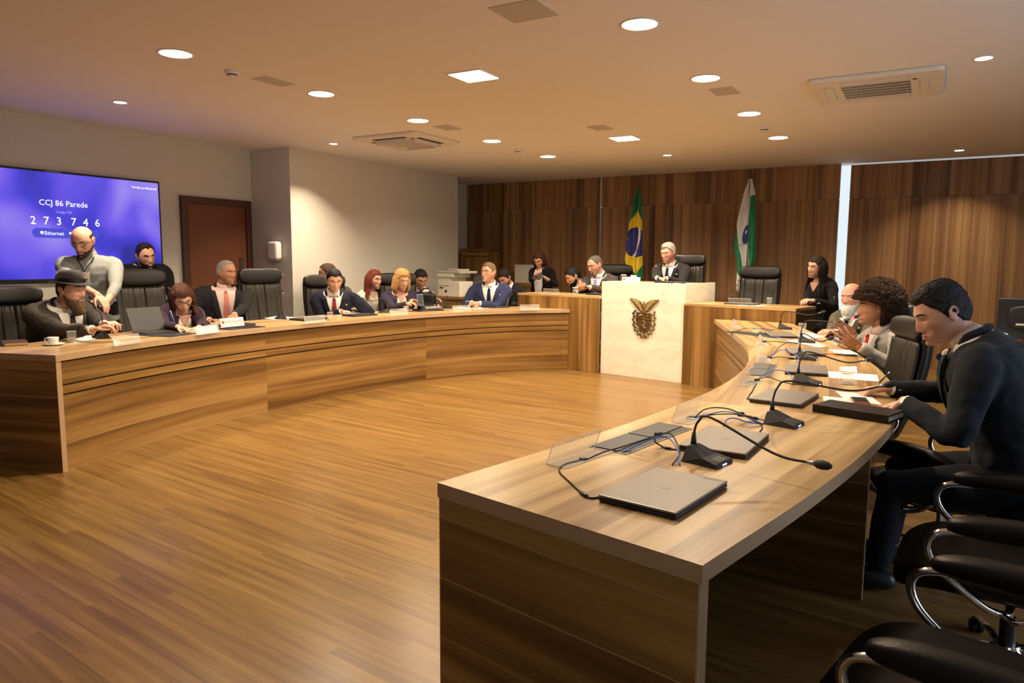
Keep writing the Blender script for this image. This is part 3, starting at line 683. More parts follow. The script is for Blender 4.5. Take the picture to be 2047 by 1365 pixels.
def build_chair():
    root = empty('office_chair')
    m = MB(); superquad(m, (0, 0.05, 0.432), (0.285, 0.325, 0.072), 0.6, 0.42, nu=44, nv=20, warp=lambda p: Vector((p.x * (1 - 0.10 * max(0, -p.y / 0.32)), p.y, p.z - 0.05 * max(0, (p.y - 0.14) / 0.18) ** 2 + .012 * (p.x / .28) ** 2)))
    m.build('seat', 'leather', root, smooth=True)
    # backrest shell
    m = MB(); vs = []; fs = []; K = 26; n = 36
    for i in range(K + 1):
        t = i / K; z = 0.36 + 0.88 * t; yc = spine(z)
        hw = (0.225 + 0.05 * math.sin(min(1, t * 1.3) * PI / 2)) * (1 - max(0, 1 - t / 0.12) ** 2.2 * 0.45) * (1 - max(0, (t - 0.93) / 0.07) ** 2 * 0.08)
        hd = 0.045 * (1 - max(0, 1 - t / 0.06) ** 2 * 0.5)
        for j in range(n):
            th = 2 * PI * j / n; x = hw * sq(math.cos(th), 0.55); y = hd * sq(math.sin(th), 0.7)
            vs.append((x, yc + y + 0.05 * (x / 0.27) ** 2, z))
    for i in range(K):
        for j in range(n): j2 = (j + 1) % n; fs.append((i * n + j, i * n + j2, (i + 1) * n + j2, (i + 1) * n + j))
    fs.append(tuple(range(n))[::-1]); fs.append(tuple(K * n + j for j in range(n))); m.add(vs, fs)
    m.build('backrest', 'leather', root, smooth=True)
    # front cushion with seams and puckers below the headrest
    m = MB(); vs = []; fs = []; A, B = 44, 26
    for i in range(B + 1):
        z = 0.50 + 0.62 * i / B
        for j in range(A + 1):
            q = -1 + 2 * j / A; x = q * 0.245
            d = 0.022 * (1 - q ** 6) * (1 - (abs(2 * i / B - 1)) ** 8)
            for g in (-0.22, 0.22): d -= 0.014 * math.exp(-((q - g) / 0.035) ** 2)
            for g in (-0.78, 0.78): d -= 0.010 * math.exp(-((q - g) / 0.03) ** 2)
            if i / B > 0.7: d += 0.005 * math.sin(q * 38) * ((i / B - 0.7) / 0.3)
            vs.append((x, spine(z) + 0.040 + d + 0.05 * (x / 0.27) ** 2, z))
    for i in range(B):
        for j in range(A): fs.append((i * (A + 1) + j, (i + 1) * (A + 1) + j, (i + 1) * (A + 1) + j + 1, i * (A + 1) + j + 1))
    m.add(vs, [f[::-1] for f in fs]); o = m.build('back_cushion', 'leather2', root, smooth=True); sd = o.modifiers.new('s', 'SOLIDIFY'); sd.thickness = 0.02; sd.offset = -1
    m = MB(); superquad(m, (0, 0, 0), (0.272, 0.052, 0.088), 0.6, 0.45, nu=44, nv=18, warp=lambda p: p + Vector((0, 0.05 * (p.x / 0.27) ** 2, 0)), mat=Matrix.Rotation(0.2, 4, 'X')); m.v = [(v[0], v[1] + spine(1.2) + 0.03, v[2] + 1.205) for v in m.v]
    m.build('headrest', 'leather', root, smooth=True)
    for s in (-1, 1):
        m = MB(); superquad(m, (s * 0.315, -0.02, 0.672), (0.043, 0.235, 0.043), 0.75, 0.65, nu=28, nv=14, warp=lambda p: Vector((p.x, p.y, p.z - 0.25 * max(0, -p.y - 0.03) ** 1.5 + 0.012 * math.cos(p.y * 6)))); m.build('armrest', 'leather', root, smooth=True)
        P = smoothline([(s * .315, 0.10, 0.652), (s * .315, 0.19, 0.648), (s * .315, 0.245, 0.625), (s * .315, 0.262, 0.575), (s * .312, 0.235, 0.51), (s * .305, 0.16, 0.44), (s * .29, 0.08, 0.375), (s * .24, 0.02, 0.348), (s * .12, 0.0, 0.345)], 6)
        m = MB(); m.tube(P, 0.0135, 12); P2 = smoothline([(s * .315, 0.02, 0.345 + .0), (s * .315, -0.10, 0.40), (s * .315, -0.20, 0.52), (s * .315, -0.20, 0.60), (s * .315, -0.14, 0.645)], 6)
        P2[0] = Vector((s * .27, 0.03, 0.352)); m.tube(P2, 0.0115, 10); m.build('arm_frame', 'chrome', root, smooth=True)
    m = MB(); m.box((-0.13, -0.12, 0.33), (0.13, 0.12, 0.372)); m.build('seat_plate', 'blackp', root, bevel=0.01)
    m = MB(); m.lathe([(0.045, 0.30), (0.03, 0.335)], 20); m.lathe([(0.014, 0.2), (0.014, 0.33)], 16); m.build('gas_lift', 'steel', root, auto=40)
    m = MB(); m.lathe([(0.027, 0.10), (0.027, 0.23), (0.022, 0.235)], 20); m.build('lift_sleeve', 'blackp', root, auto=40)
    m = MB(); m.lathe([(0.045, 0.07), (0.05, 0.10), (0.04, 0.125)], 24); m.build('hub', 'chrome', root, auto=40)
    for k in range(5):
        a = 2 * PI * k / 5 + 0.3; R = Matrix.Rotation(a, 4, 'Z')
        m = MB(); m.tube([R @ Vector((0.03, 0, 0.10)), R @ Vector((0.17, 0, 0.09)), R @ Vector((0.30, 0, 0.073))], [0.022, 0.018, 0.013], 12, flat=0.7); m.build('base_leg', 'chrome', root, smooth=True)
        m = MB(); m.tube([R @ Vector((0.295, 0, 0.072)), R @ Vector((0.295, 0, 0.05))], 0.007, 8); m.tube([R @ Vector((0.265, -0.0, 0.05)), R @ Vector((0.30, 0, 0.066)), R @ Vector((0.335, 0, 0.04))], 0.012, 8)
        c = m.build('caster', 'blackp', root, smooth=True)
        for q in (-1, 1):
            m = MB(); A4 = R @ Matrix.Translation((0.305, q * 0.013, 0.028)) @ Matrix.Rotation(PI / 2, 4, 'X'); m.lathe([(0.001, -0.009), (0.024, -0.009), (0.028, -0.006), (0.028, 0.006), (0.024, 0.009), (0.001, 0.009)], 20, mat=A4, mi=0)
            m.build('wheel', 'blackp', c, auto=40)
    return root
chair0 = build_chair(); chair_used = []
def chair(x, y, face, label, z=0.0, sc_=1.0):
    o = chair0 if not chair_used else copy_tree(chair0)
    chair_used.append(o); o.location = (x, y, z); o.rotation_euler = (0, 0, math.radians(face) - PI / 2); o.scale = (1, 1, sc_)
    tag(o, label, 'chair', 'black leather office chairs'); return o
# face = compass angle (degrees) towards which the sitter looks
chair(0.20, 2.03, 168, 'empty black leather chair nearest the laptop desk corner, pulled close', 0, .92)
chair(0.33, 3.07, 177, 'empty black leather chair between the nearest one and the navy man', 0, .92)
c20 = chair(0.12, 4.06, 148, 'black leather chair with grey side tag, carrying the man in navy suit', 0, .90)
chair(-0.42, 5.30, 200, 'empty black leather chair between navy-suited man and red-tied man', 0, .88)
chair(-0.52, 6.42, 200, 'black leather chair behind the man with the afro', 0, .92)
chair(-0.75, 7.50, 204, 'black leather chair behind the white-bearded man', 0, .92)
chair(-6.68, 3.18, -12, 'black leather chair behind the man in the hat', 0, .96)
chair(-6.66, 4.43, -8, 'black leather chair with laptop before it, between hat man and writing woman', 0, 1.07)
chair(-6.45, 5.78, -10, 'empty black leather chair beside the pink-tied man', 0, 1.07)
chair(-6.44, 6.67, -28, 'black leather chair of the young man in dark navy suit', 0, 1.0)
chair(-6.17, 7.72, -38, 'black leather chair of the blonde woman', 0, 1.01)
pc = on(0.42, 1.38, PH); chair(pc.x, pc.y, -88, 'black leather chair of the grey-haired man at the marble podium', PH)
pc = on(-0.80, 1.45, PH); chair(pc.x, pc.y, -80, 'black leather chair of the grey-suited man on the dais', PH - 0.16)
pc = on(1.50, 1.32, PH); chair(pc.x, pc.y, -96, 'empty black leather chair below the white and green flag', PH - 0.16)
MAT['tagm'] = plain('grey_fabric_tag', (0.45, 0.47, 0.48), 0.6)
m = MB(); m.box((-.003, -.016, -.035), (.003, .016, .035)); o = m.build('fabric_tag', 'tagm', c20); o.location = (-.272, spine(.98) + .045, .98); o.rotation_euler = (-.15, 0, 0)

# ------------------------------------------------------------------ desk-top equipment
def tangent(P, x, y):
    P = [Vector(p) for p in P]; best = min(range(len(P) - 1), key=lambda i: ((P[i] + P[i + 1]) / 2 - Vector((x, y))).length); t = P[best + 1] - P[best]; return math.atan2(t.y, t.x)
def laptop(x, y, z, ang, label, dark=False, sx=0.35, sy=0.235, group='closed laptops'):
    t = empty('laptop', (x, y, z), math.radians(ang), label, 'laptop', group)
    m = MB(); m.box((-sx / 2, -sy / 2, 0.001), (sx / 2, sy / 2, 0.013)); m.build('base', 'laptopd', t, bevel=0.004)
    m = MB(); m.box((-sx / 2, -sy / 2, 0.0135), (sx / 2, sy / 2, 0.021)); m.build('lid', 'laptopd' if dark else 'laptop', t, bevel=0.003)
    m = MB(); m.lathe([(0.0001, 0.0215), (0.016, 0.0215), (0.016, 0.0208)], 24); m.build('emblem', 'emblem', t)
    m = MB()
    for k in range(3): m.box((-sx / 2 - 0.0006, -0.07 + 0.04 * k, 0.004), (-sx / 2 + 0.001, -0.05 + 0.04 * k, 0.009))
    m.build('ports', 'dark', t); return t
laptop(-0.62, 1.96, HD, 82, 'large closed grey laptop at the near end of the desk')
laptop(-0.61, 2.63, HD, 88, 'closed grey laptop half hidden behind the nearest microphone')
laptop(-0.57, 3.645, HD, 84, 'closed grey laptop beside the long black folder')
laptop(-0.615, 4.66, HD, 98, 'closed grey laptop before the empty place with white sheet')
laptop(-0.755, 5.60, HD, 105, 'closed grey laptop beside orange pen')
laptop(-1.12, 6.77, HD, 110, 'closed grey laptop farthest along the desk, near tumbler')
def rdist(px, py, b, L, far=False):
    d = ray(px, py); A = d.dot(d); B = 2 * d.dot(CAM - b); C_ = (CAM - b).dot(CAM - b) - L * L; disc = B * B - 4 * A * C_
    if disc < 0: s = -B / (2 * A)
    else: s = (-B + math.sqrt(disc) * (1 if far else -1)) / (2 * A)
    return CAM + d * s
mic_n = [0]
def micro(x, y, z, face, tip, label, L=0.40, far=False, lit=False, s=1.0, rise=0.10):
    """base on the desk, face = direction towards the speaker; tip = photograph spot of the head"""
    t = empty('desk_microphone', (x, y, z), math.radians(face) - PI / 2, label, 'microphone', 'gooseneck microphones')
    vs = [(-.062, .085, 0), (.062, .085, 0), (.05, -.05, 0), (-.05, -.05, 0), (-.060, .083, .014), (.060, .083, .014), (.052, .03, .026), (-.052, .03, .026), (.022, -.022, .056), (-.022, -.022, .056), (.022, -.044, .050), (-.022, -.044, .050)]
    fs = [(3, 2, 1, 0), (0, 1, 5, 4), (4, 5, 6, 7), (7, 6, 8, 9), (9, 8, 10, 11), (11, 10, 2, 3), (1, 2, 10, 8, 6), (1, 6, 5), (0, 9, 11, 3), (0, 7, 9), (0, 4, 7)]
    m = MB(); m.add(vs, fs); m.build('base', 'blackm', t, bevel=0.003)
    m = MB(); m.add([(-.03, .078, .0165), (.03, .078, .0165), (.026, .045, .0225), (-.026, .045, .0225)], [(0, 1, 2, 3)]); o = m.build('button', 'laptopd', t)
    m = MB(); m.box((-.012, .0845, .004), (.016, .0862, .008)); m.build('led_bar', 'led', t)
    R = Matrix.Rotation(-(math.radians(face) - PI / 2), 4, 'Z')
    b = Vector((x, y, z)) + R.inverted() @ Vector((0, -.03, .055)); tipw = rdist(tip[0], tip[1], b, L, far) if isinstance(tip, tuple) else tip
    tl = R @ (tipw - Vector((x, y, z))); b0 = Vector((0, -.03, .05)); hz = Vector((tl.x, tl.y + .03, 0)); 
    P = smoothline([b0, b0 + Vector((0, 0, .04)), b0 + Vector((0, 0, rise)) + hz * .04, b0 + Vector((0, 0, rise + .03)) * 1.0 + hz * .16 + Vector((0, 0, (tl.z - rise - .08) * .12)), b0 * .3 + tl * .7 + Vector((0, 0, 0.012)), tl], 6)
    m = MB(); m.tube([b0, b0 + Vector((0, 0, .045))], [.011, .006], 12); m.build('socket', 'blackp', t, smooth=True)
    m = MB(); m.tube(P, .0042 * s, 8); m.build('gooseneck', 'blackm', t, smooth=True)
    d = (P[-1] - P[-3]).normalized(); q = d.to_track_quat('Z', 'Y').to_matrix().to_4x4(); q.translation = P[-1]
    m = MB(); m.lathe([(.006, -.02), (.0075, .0), (.0075, .004)], 12, mat=q); m.build('ring', 'redlight' if lit else 'steel', t, smooth=True)
    if lit: m = MB(); m.lathe([(.0085, 0.004), (.0115, .010), (.0115, .016), (.0085, 0.02)], 14, mat=q); m.build('light_ring', 'redlight', t, smooth=True)
    m = MB(); m.lathe([(.0075, .004), (.0125, .012), (.0145, .028), (.012, .044), (.006, .054), (.0001, .057)], 16, mat=q); m.build('windscreen', 'blackm', t, smooth=True)
    return t
micro(-0.625, 2.36, HD, -12, (1626, 926), 'desk microphone nearest the desk end, gooseneck stretched over wood', 0.42, False, rise=.085)
micro(-0.50, 3.08, HD, -10, (1766, 771), 'desk microphone whose black head points at the navy man', 0.44, True)
micro(-0.56, 4.18, HD, -5, (1730, 720), 'desk microphone with long neck over the empty place', 0.44, True)
micro(-0.71, 5.25, HD, 0, (1656, 678), 'desk microphone with short bent neck near orange pen', 0.34, False)
micro(-0.86, 6.35, HD, 5, (1706, 635), 'desk microphone with red ring before the man with the afro', 0.46, False, lit=True)
micro(-1.22, 7.5, HD, 10, (1640, 625), 'desk microphone near the tumbler, farthest along the laptop desk', 0.42, False)
p = PZ(1460, 604, 0.99); micro(p.x, p.y + 0.1, 0.99, 95, (1476, 564), 'desk microphone on the raised desk below the striped flag', 0.30, True)
p = PZ(1312, 566, 1.22); micro(p.x, p.y + 0.1, 1.215, 85, (1311, 530), 'desk microphone with red ring on the marble podium', 0.24, False, lit=True)
p = PZ(205, 676, HD); micro(p.x, p.y, HD, 165, (183, 600), 'desk microphone with red ring before the hat man', 0.40, False, lit=True, rise=.12)
p = PZ(404, 662, HD); micro(p.x, p.y, HD, 165, (343, 583), 'desk microphone crossing in front of the writing woman', 0.48, False, rise=.12)
p = PZ(563, 638, HD); micro(p.x, p.y, HD, 150, (566, 585), 'desk microphone standing upright before the empty chair', 0.36, True, rise=.14)
p = PZ(770, 625, HD); micro(p.x, p.y, HD, 215, (728, 598), 'desk microphone leaning towards woman in white blouse', 0.34, True)
p = PZ(895, 616, HD); micro(p.x, p.y, HD, 130, PZ(880, 606, .93), 'desk microphone between blonde woman and man in blue suit', 0.2)
p = PZ(1027, 609, HD); micro(p.x, p.y, HD, 120, PZ(1010, 600, .93), 'desk microphone beside the blue-suited man, by the raised desk', 0.2)

def plate_holder(x, y, z, ang, label, L=0.27, h=0.075, paper=None):
    t = empty('nameplate_holder', (x, y, z), ang, label, 'nameplate holder', 'acrylic nameplate holders')
    m = MB(); m.box((-L / 2, -0.085, 0.001), (L / 2, 0.0, 0.0035)); m.build('foot_plate', 'acrylic', t)
    R = Matrix.Translation((0, -0.006, 0.004)) @ Matrix.Rotation(0.35, 4, 'X'); m = MB(); m.box((-L / 2, -0.0015, 0), (L / 2, 0.0015, h), mat=R); m.build('upright', 'acrylic', t)
    m = MB(); r = .0015
    for a, b in (((-L / 2, 0, 0), (-L / 2, 0, h)), ((-L / 2, 0, h), (L / 2, 0, h)), ((L / 2, 0, h), (L / 2, 0, 0))): m.tube([R @ Vector(a), R @ Vector(b)], r, 5)
    for a, b in (((-L / 2, -0.085, .003), (L / 2, -.085, .003)), ((-L / 2, -0.085, .003), (-L / 2, 0, .003)), ((L / 2, -0.085, .003), (L / 2, 0, .003))): m.tube([a, b], r, 5)
    m.build('edge', 'acrylic_edge', t)
    if paper:
        m = MB(); m.box((-L / 2 + .01, -0.004, 0.006), (L / 2 - .01, -0.0028, h - .004), mat=R); m.build('card', 'paper', t)
    return t
for px, py, s in ((1140, 911, 'nearest the laptop desk end'), (1365, 833, 'beside the round cable grommet'), (1484, 764, 'next to opened cable box'), (1512, 718, 'square-looking, seen end on'), (1512, 689, 'pair-like, where the desk bends'), (1462, 654, 'faint, at the podium end')):
    p = PZ(px, py, HD); a = tangent(RI, p.x, p.y); plate_holder(p.x - 0.0, p.y, HD, a, 'clear acrylic nameplate holder ' + s)
for px, py, s, pp in ((258, 689, 'before the hat man', 0), (418, 668, 'holding a white card, before the writing woman', 1), (632, 646, 'before the young man in dark navy', 0), (800, 630, 'before the blonde woman', 0), (925, 622.5, 'before the blue-suited man', 0), (1060, 620.5, 'by the raised desk corner', 0)):
    p = PZ(px, py, HD); a = tangent(LI, p.x, p.y); plate_holder(p.x, p.y, HD, a + PI, 'clear acrylic nameplate holder ' + s, paper=pp)
p = PZ(1135, 585.5, 1.025); plate_holder(p.x, on(-0.5, 0.05, 0).y, 1.025, math.atan2(FLD.y, FLD.x), 'clear acrylic nameplate holder before the grey-suited man')
p = PZ(1480, 609, .99); plate_holder(p.x, p.y, 0.99, math.atan2(FLD.y, FLD.x), 'clear acrylic nameplate holder before the empty dais chair')

cab_n = {}
def cable(pts, mat, label, r=0.0028, z0=None, ferrite=None):
    z0 = HD if z0 is None else z0; P = []
    for q in pts: P.append(PZ(q[0], q[1], z0 + r + (q[2] if len(q) > 2 else 0)))
    P = smoothline(P, 6); o0 = P[0].copy(); m = MB(); m.tube([p - o0 for p in P], r, 7)
    o = m.build('cable', mat, smooth=True, loc=o0); tag(o, label, 'cable', ('blue' if mat == 'blue' else 'black') + ' cables on the laptop desk')
    if ferrite is not None:
        i = int(ferrite * (len(P) - 1)); m = MB(); a, b = P[i] - o0, P[min(i + 2, len(P) - 1)] - o0; d = (b - a).normalized() * 0.018; m.tube([a - d * 1.2, a - d, a + d, a + d * 1.2], [0.003, 0.007, 0.007, 0.003], 8); m.build('ferrite_bead', 'blackp', o, smooth=True)
    return o
def knot(px, py, h, label):
    p = PZ(px, py, HD + h); m = MB(); m.tube([(-.014, 0, 0), (-.010, 0, 0), (.010, 0, 0), (.014, 0, 0)], [.008, .0105, .0105, .008], 10); o = m.build('cable_tie', 'blackp', smooth=True, loc=p); o.rotation_euler = (0, 0, .3); tag(o, label, 'cable tie', 'cable ties')
K = 'black cable '; B = 'blue network cable '
cable([(1164, 919), (1130, 928), (1118, 941.6), (1142, 966), (1164, 986), (1182, 995.5), (1211, 990)], 'blackm', K + 'looping over wood into the nearest laptop', ferrite=.7)
cable([(1172, 919), (1205, 904, .005), (1247, 892, .015), (1308, 872, .05), (1322, 868, .05)], 'blackm', K + 'running over the nearest cable box')
cable([(1245, 904), (1278, 887, .02), (1312, 874.5, .05), (1336, 875, .05), (1354, 898, .03), (1359, 930, .0)], 'blue', B + 'arching from cable box behind the nearest laptop')
cable([(1318, 868, .05), (1339, 866, .05), (1352, 883, .035), (1358, 908, .02), (1344, 929)], 'blackm', K + 'arching down behind the nearest laptop')
cable([(1314, 870, .05), (1309, 882, .02), (1327, 894), (1339, 897), (1374, 901)], 'blackm', K + 'with bead plugged into the nearest microphone', ferrite=.65)
knot(1316, 868.5, .05, 'black tie gathering cables over the nearest cable box'); knot(1166, 920, .0, 'black clip on the desk beside nearest nameplate holder')
cable([(1389, 835), (1405, 820, .03), (1429, 814.6, .05), (1459, 818, .05), (1481, 827, .03), (1506, 835, .01), (1526, 840, .01)], 'blackm', K + 'rising highest from the round grommet', ferrite=.86)
cable([(1393, 836), (1425, 826, .02), (1452, 822.5, .03), (1479, 828, .03), (1524, 847, .005)], 'blue', B + 'from the round grommet to a microphone')
cable([(1447, 852, .022), (1454, 838, .04), (1470, 836, .04), (1492, 843, .02), (1525, 848)], 'blue', B + 'curling behind a half hidden laptop')
cable([(1396, 832), (1436, 828, .02), (1479, 829, .03), (1515, 845, .01), (1524, 854), (1518, 864)], 'blackm', K + 'from the round grommet to a half hidden laptop')
knot(1481, 828, .03, 'black and white tie gathering cables by the round grommet')
cable([(1518, 755, .01), (1537, 743, .04), (1560, 740, .05), (1578, 748, .03), (1588, 764)], 'blue', B + 'arching beside opened cable box')
cable([(1516, 757, .01), (1537, 754, .02), (1560, 762, .01), (1589, 769)], 'blackm', K + 'lying beside opened cable box')
cable([(1512, 766), (1503.6, 782), (1497, 791), (1498, 798), (1508, 800)], 'blackm', K + 'plugged into laptop beside the long black folder', ferrite=.75)
knot(1513, 760, .005, 'black tie on the desk beside opened cable box')
cable([(1541, 713.5, .005), (1557.5, 700, .05), (1578, 703, .04), (1596, 714.6, .02), (1590, 725)], 'blue', B + 'bent like a roof, before the bent-neck microphone')
cable([(1540, 716), (1560, 713.5, .01), (1594, 718)], 'blackm', K + 'straight, before the bent-neck microphone', ferrite=.9)
cable([(1541, 712), (1560, 692, .02), (1578, 684, .02), (1596, 686)], 'blackm', K + 'in a wide arc beyond the square nameplate holder')
knot(1538, 714.5, .005, 'black tie on the desk near the square nameplate holder')
cable([(1526, 683), (1537, 676, .03), (1551, 673, .04), (1571, 680, .02), (1577, 684)], 'blue', B + 'arching before the red-ringed microphone')
cable([(1528, 682), (1555, 683), (1596, 687)], 'blackm', K + 'straight, before the red-ringed microphone')
knot(1528, 683, .005, 'black cable tie where the desk bends')
cable([(1498, 663), (1508, 657, .03), (1524, 658, .03), (1540, 662)], 'blue', B + 'at the podium end of the desk')
cable([(1473, 661), (1492, 656, .01), (1524, 657, .01), (1548, 660)], 'blackm', K + 'at the podium end of the desk')
def grommet(px, py, label):
    p = PZ(px, py, HD); t = empty('cable_grommet', (p.x, p.y, HD), label=label, cat='grommet', group='cable grommets')
    m = MB(); m.lathe([(.032, 0.0005), (.032, .004), (.024, .005), (.024, .001)], 24); m.build('rim', 'steel', t, auto=40); m = MB(); m.lathe([(.024, .001), (.0001, .001)], 24); m.build('hole', 'dark', t)
grommet(1387, 836, 'round metal cable grommet behind a nameplate holder'); grommet(1502, 765.5, 'small round cable grommet near opened cable box')
def cable_box(cs, label, z=HD, opened=True):
    W = [PZ(a, b, z) for a, b in cs]; c = sum(W, Vector()) / 4; ux = ((W[1] - W[0]) + (W[2] - W[3])) / 2; uy = ((W[3] - W[0]) + (W[2] - W[1])) / 2; lx, ly = ux.length, uy.length
    t = empty('cable_box', c, math.atan2(ux.y, ux.x), label, 'cable box', 'black cable boxes'); sgn = 1 if ux.cross(uy).z > 0 else -1
    m = MB(); m.box((-lx / 2, -ly / 2, 0.0005), (lx / 2, ly / 2, .003)); m.build('frame', 'steel', t, bevel=.0008)
    m = MB(); m.box((-lx / 2 + .006, -ly / 2 + .006, 0.0031), (lx / 2 - .006, ly / 2 - .006, .0036)); m.build('well', 'dark', t)
    for s in (-1, 1):
        m = MB(); a = s * lx / 4; k = 0.11 * ly * sgn; m.box((a - lx / 4 + .008, -ly * .34 - k, .0037), (a + lx / 4 - .003, ly * .34 - k, .0065)); m.build('lid', 'laptopd', t, bevel=.001)
cable_box([(1182, 892), (1318, 844.6), (1381, 858.5), (1247, 911)], 'large black flap cable box beside the nearest nameplate holder')
cable_box([(1491, 750.5), (1507, 726), (1554, 730), (1542, 753)], 'opened black cable box between two laptops')
cable_box([(1473, 663), (1505, 661), (1528, 674), (1502, 675)], 'black cable box at the podium end')
cable_box([(296, 678), (372, 668), (372, 658), (300, 667)], 'black cable box before the writing woman')
cable_box([(436, 662), (510, 655), (510, 649), (440, 655)], 'black cable box under the white lettered sign')

def sheet(cs, label, z=HD, h=0.0012, name='paper_sheet', mat='paper', group='paper sheets', crease=None):
    W = [PZ(a, b, z) for a, b in cs]; c = sum(W, Vector()) / len(W); m = MB(); pl = [(p.x - c.x, p.y - c.y) for p in W]
    ar = sum(pl[i][0] * pl[(i + 1) % len(pl)][1] - pl[(i + 1) % len(pl)][0] * pl[i][1] for i in range(len(pl)))
    if ar < 0: pl = pl[::-1]
    m.prism(pl, 0.0004, h); o = m.build(name, mat, loc=(c.x, c.y, z)); tag(o, label, 'paper', group); return o
sheet([(1652, 741.6), (1753, 749.4), (1757.5, 763), (1657.5, 755)], 'white sheet lying at the empty place, behind a tumbler')
sheet([(1679, 735), (1712, 734), (1714, 746), (1678, 743)], 'small folded white napkin beyond the tumbler', h=.006, name='napkin')
sheet([(1656, 699), (1697, 699), (1716, 708), (1679, 708)], 'white sheet under the gesturing hands of the afro man')
sheet([(1569, 681), (1612, 678), (1651, 692), (1640, 694)], 'white sheets under the red-ringed microphone')
sheet([(1593.5, 673), (1614, 665), (1648, 674), (1600, 679)], 'white crumpled sheets before the white-bearded man', h=.004)
sheet([(1645, 792), (1700, 797), (1762, 819), (1647, 806)], 'printed sheet partly under the black folder')
sheet([(1670, 782), (1737, 789), (1764, 810), (1690, 800)], 'printed sheet by the hands of the navy man', z=HD + .0013)
sheet([(318, 662), (378, 655), (405, 664), (372, 670)], 'white papers under the writing woman hands')
sheet([(196, 676), (178, 669), (140, 682), (150, 686)], 'white sheet by the hat man sleeve')
sheet([(528, 636), (552, 632), (590, 634), (560, 640)], 'white sheet behind the upright microphone')
sheet([(668, 629), (725, 623), (755, 624), (700, 632)], 'white papers before the young man in dark navy')
sheet([(800, 618), (850, 612), (884, 613), (850, 620)], 'white papers under the phone of blonde woman')
sheet([(905, 615), (960, 608), (1012, 612), (960, 618)], 'white papers before the blue-suited man')
fd = [PZ(*c, HD) for c in ((1635, 829), (1791, 855), (1795, 830), (1646, 808))]; c = sum(fd, Vector()) / 4
t = empty('folder', c, math.atan2(fd[1].y - fd[0].y, fd[1].x - fd[0].x), 'thick black leather folder at the desk edge beside navy man', 'folder'); lx = (fd[1] - fd[0]).length; 
m = MB(); m.box((-lx / 2, -.085, 0.001), (lx / 2, .085, .008)); m.build('back_cover', 'leather', t, bevel=.003)
m = MB(); m.box((-lx / 2 + .012, -.078, 0.0085), (lx / 2 - .004, .082, .028)); m.build('pages', 'paper', t)
m = MB(); m.box((-lx / 2, -.085, .0285), (lx / 2, .085, .036)); m.build('front_cover', 'leather', t, bevel=.003)
m = MB(); m.box((-lx / 2, -.088, .001), (lx / 2, -.0855, .036)); m.build('spine', 'leather', t, bevel=.001)
MAT['case'] = plain('tan_phone_case', (0.36, 0.11, 0.035), 0.5); MAT['phscr'] = plain('phone_glass', (0.05, 0.06, 0.075), 0.08, spec=0.9)
def phone(p, rot, label, casemat='case', s=1.0, wx=.036, wy=.068):
    t = empty('mobile_phone', p, 0, label, 'phone'); t.rotation_euler = rot
    m = MB(); m.box((-wx * s, -wy * s, 0.001), (wx * s, wy * s, .013 * s)); m.build('case', casemat, t, bevel=.005 * s, seg=3)
    m = MB(); m.box((-(wx - .004) * s, -(wy - .006) * s, .013 * s), ((wx - .004) * s, (wy - .006) * s, .0142 * s)); m.build('display', 'phscr', t); return t
phone(PZ(1719, 804, HD + .004), (0, 0, 0.2), 'mobile phone in tan case on printed sheets')
def tumbler(p, label, r=.034, h=.088, lid=False, water=.3):
    t = empty('tumbler', p, 0, label, 'glass', 'clear tumblers')
    m = MB(); m.lathe([(r * .9, 0.001), (r, h), (r - .002, h), (r * .9 - .002, .012), (.0001, .012)], 28); m.build('glass_wall', 'glass', t, smooth=True)
    m = MB(); m.lathe([(r + .0002, h - .0015), (r + .0002, h), (r - .0015, h + .0006), (r - .0022, h - .0015)], 28, closed=True); m.build('rim', 'acrylic_edge', t, smooth=True)
    m = MB(); m.lathe([(.0001, .003), (r * .88, .003), (r * .88, .012), (.0001, .012)], 28); m.build('glass_base', 'acrylic_edge', t, auto=40)
    if water: m = MB(); m.lathe([(.0001, h * water + .012), (r * .93 - .003, h * water + .012)], 28); m.build('water', 'acrylic_edge', t)
    if lid: m = MB(); m.lathe([(r + .006, h + .001), (r + .006, h + .007), (.0001, h + .010)], 28); m.build('lid', 'white', t, auto=40)
tumbler(PZ(1692, 768, HD), 'water tumbler before the white sheet near navy man', .036, .085, water=.55)
tumbler(PZ(1603, 668, HD), 'empty-looking tumbler before the white-bearded man', .036, .1, water=0)
tumbler(PZ(144, 684, HD), 'water tumbler beside the white cup')
tumbler(PZ(430, 664, HD), 'water tumbler behind the white lettered sign'); tumbler(PZ(660, 640, HD), 'water tumbler before the young man in dark navy')
tumbler(PZ(812, 626, HD), 'water tumbler before the blonde woman'); tumbler(PZ(935, 614, HD), 'water tumbler before the blue-suited man', water=.4)
p = on(-0.62, 0.3, 1.025); tumbler(p, 'tumbler with white lid on the raised desk, grey-suited man side', .034, .085, True)
p = on(0.10, 0.42, 1.215); tumbler(p, 'tumbler with white lid on the marble podium', .034, .085, True)
p = on(2.12, 0.40, 0.99); tumbler(p, 'tumbler on raised desk near the black-dressed woman', .032, .085)
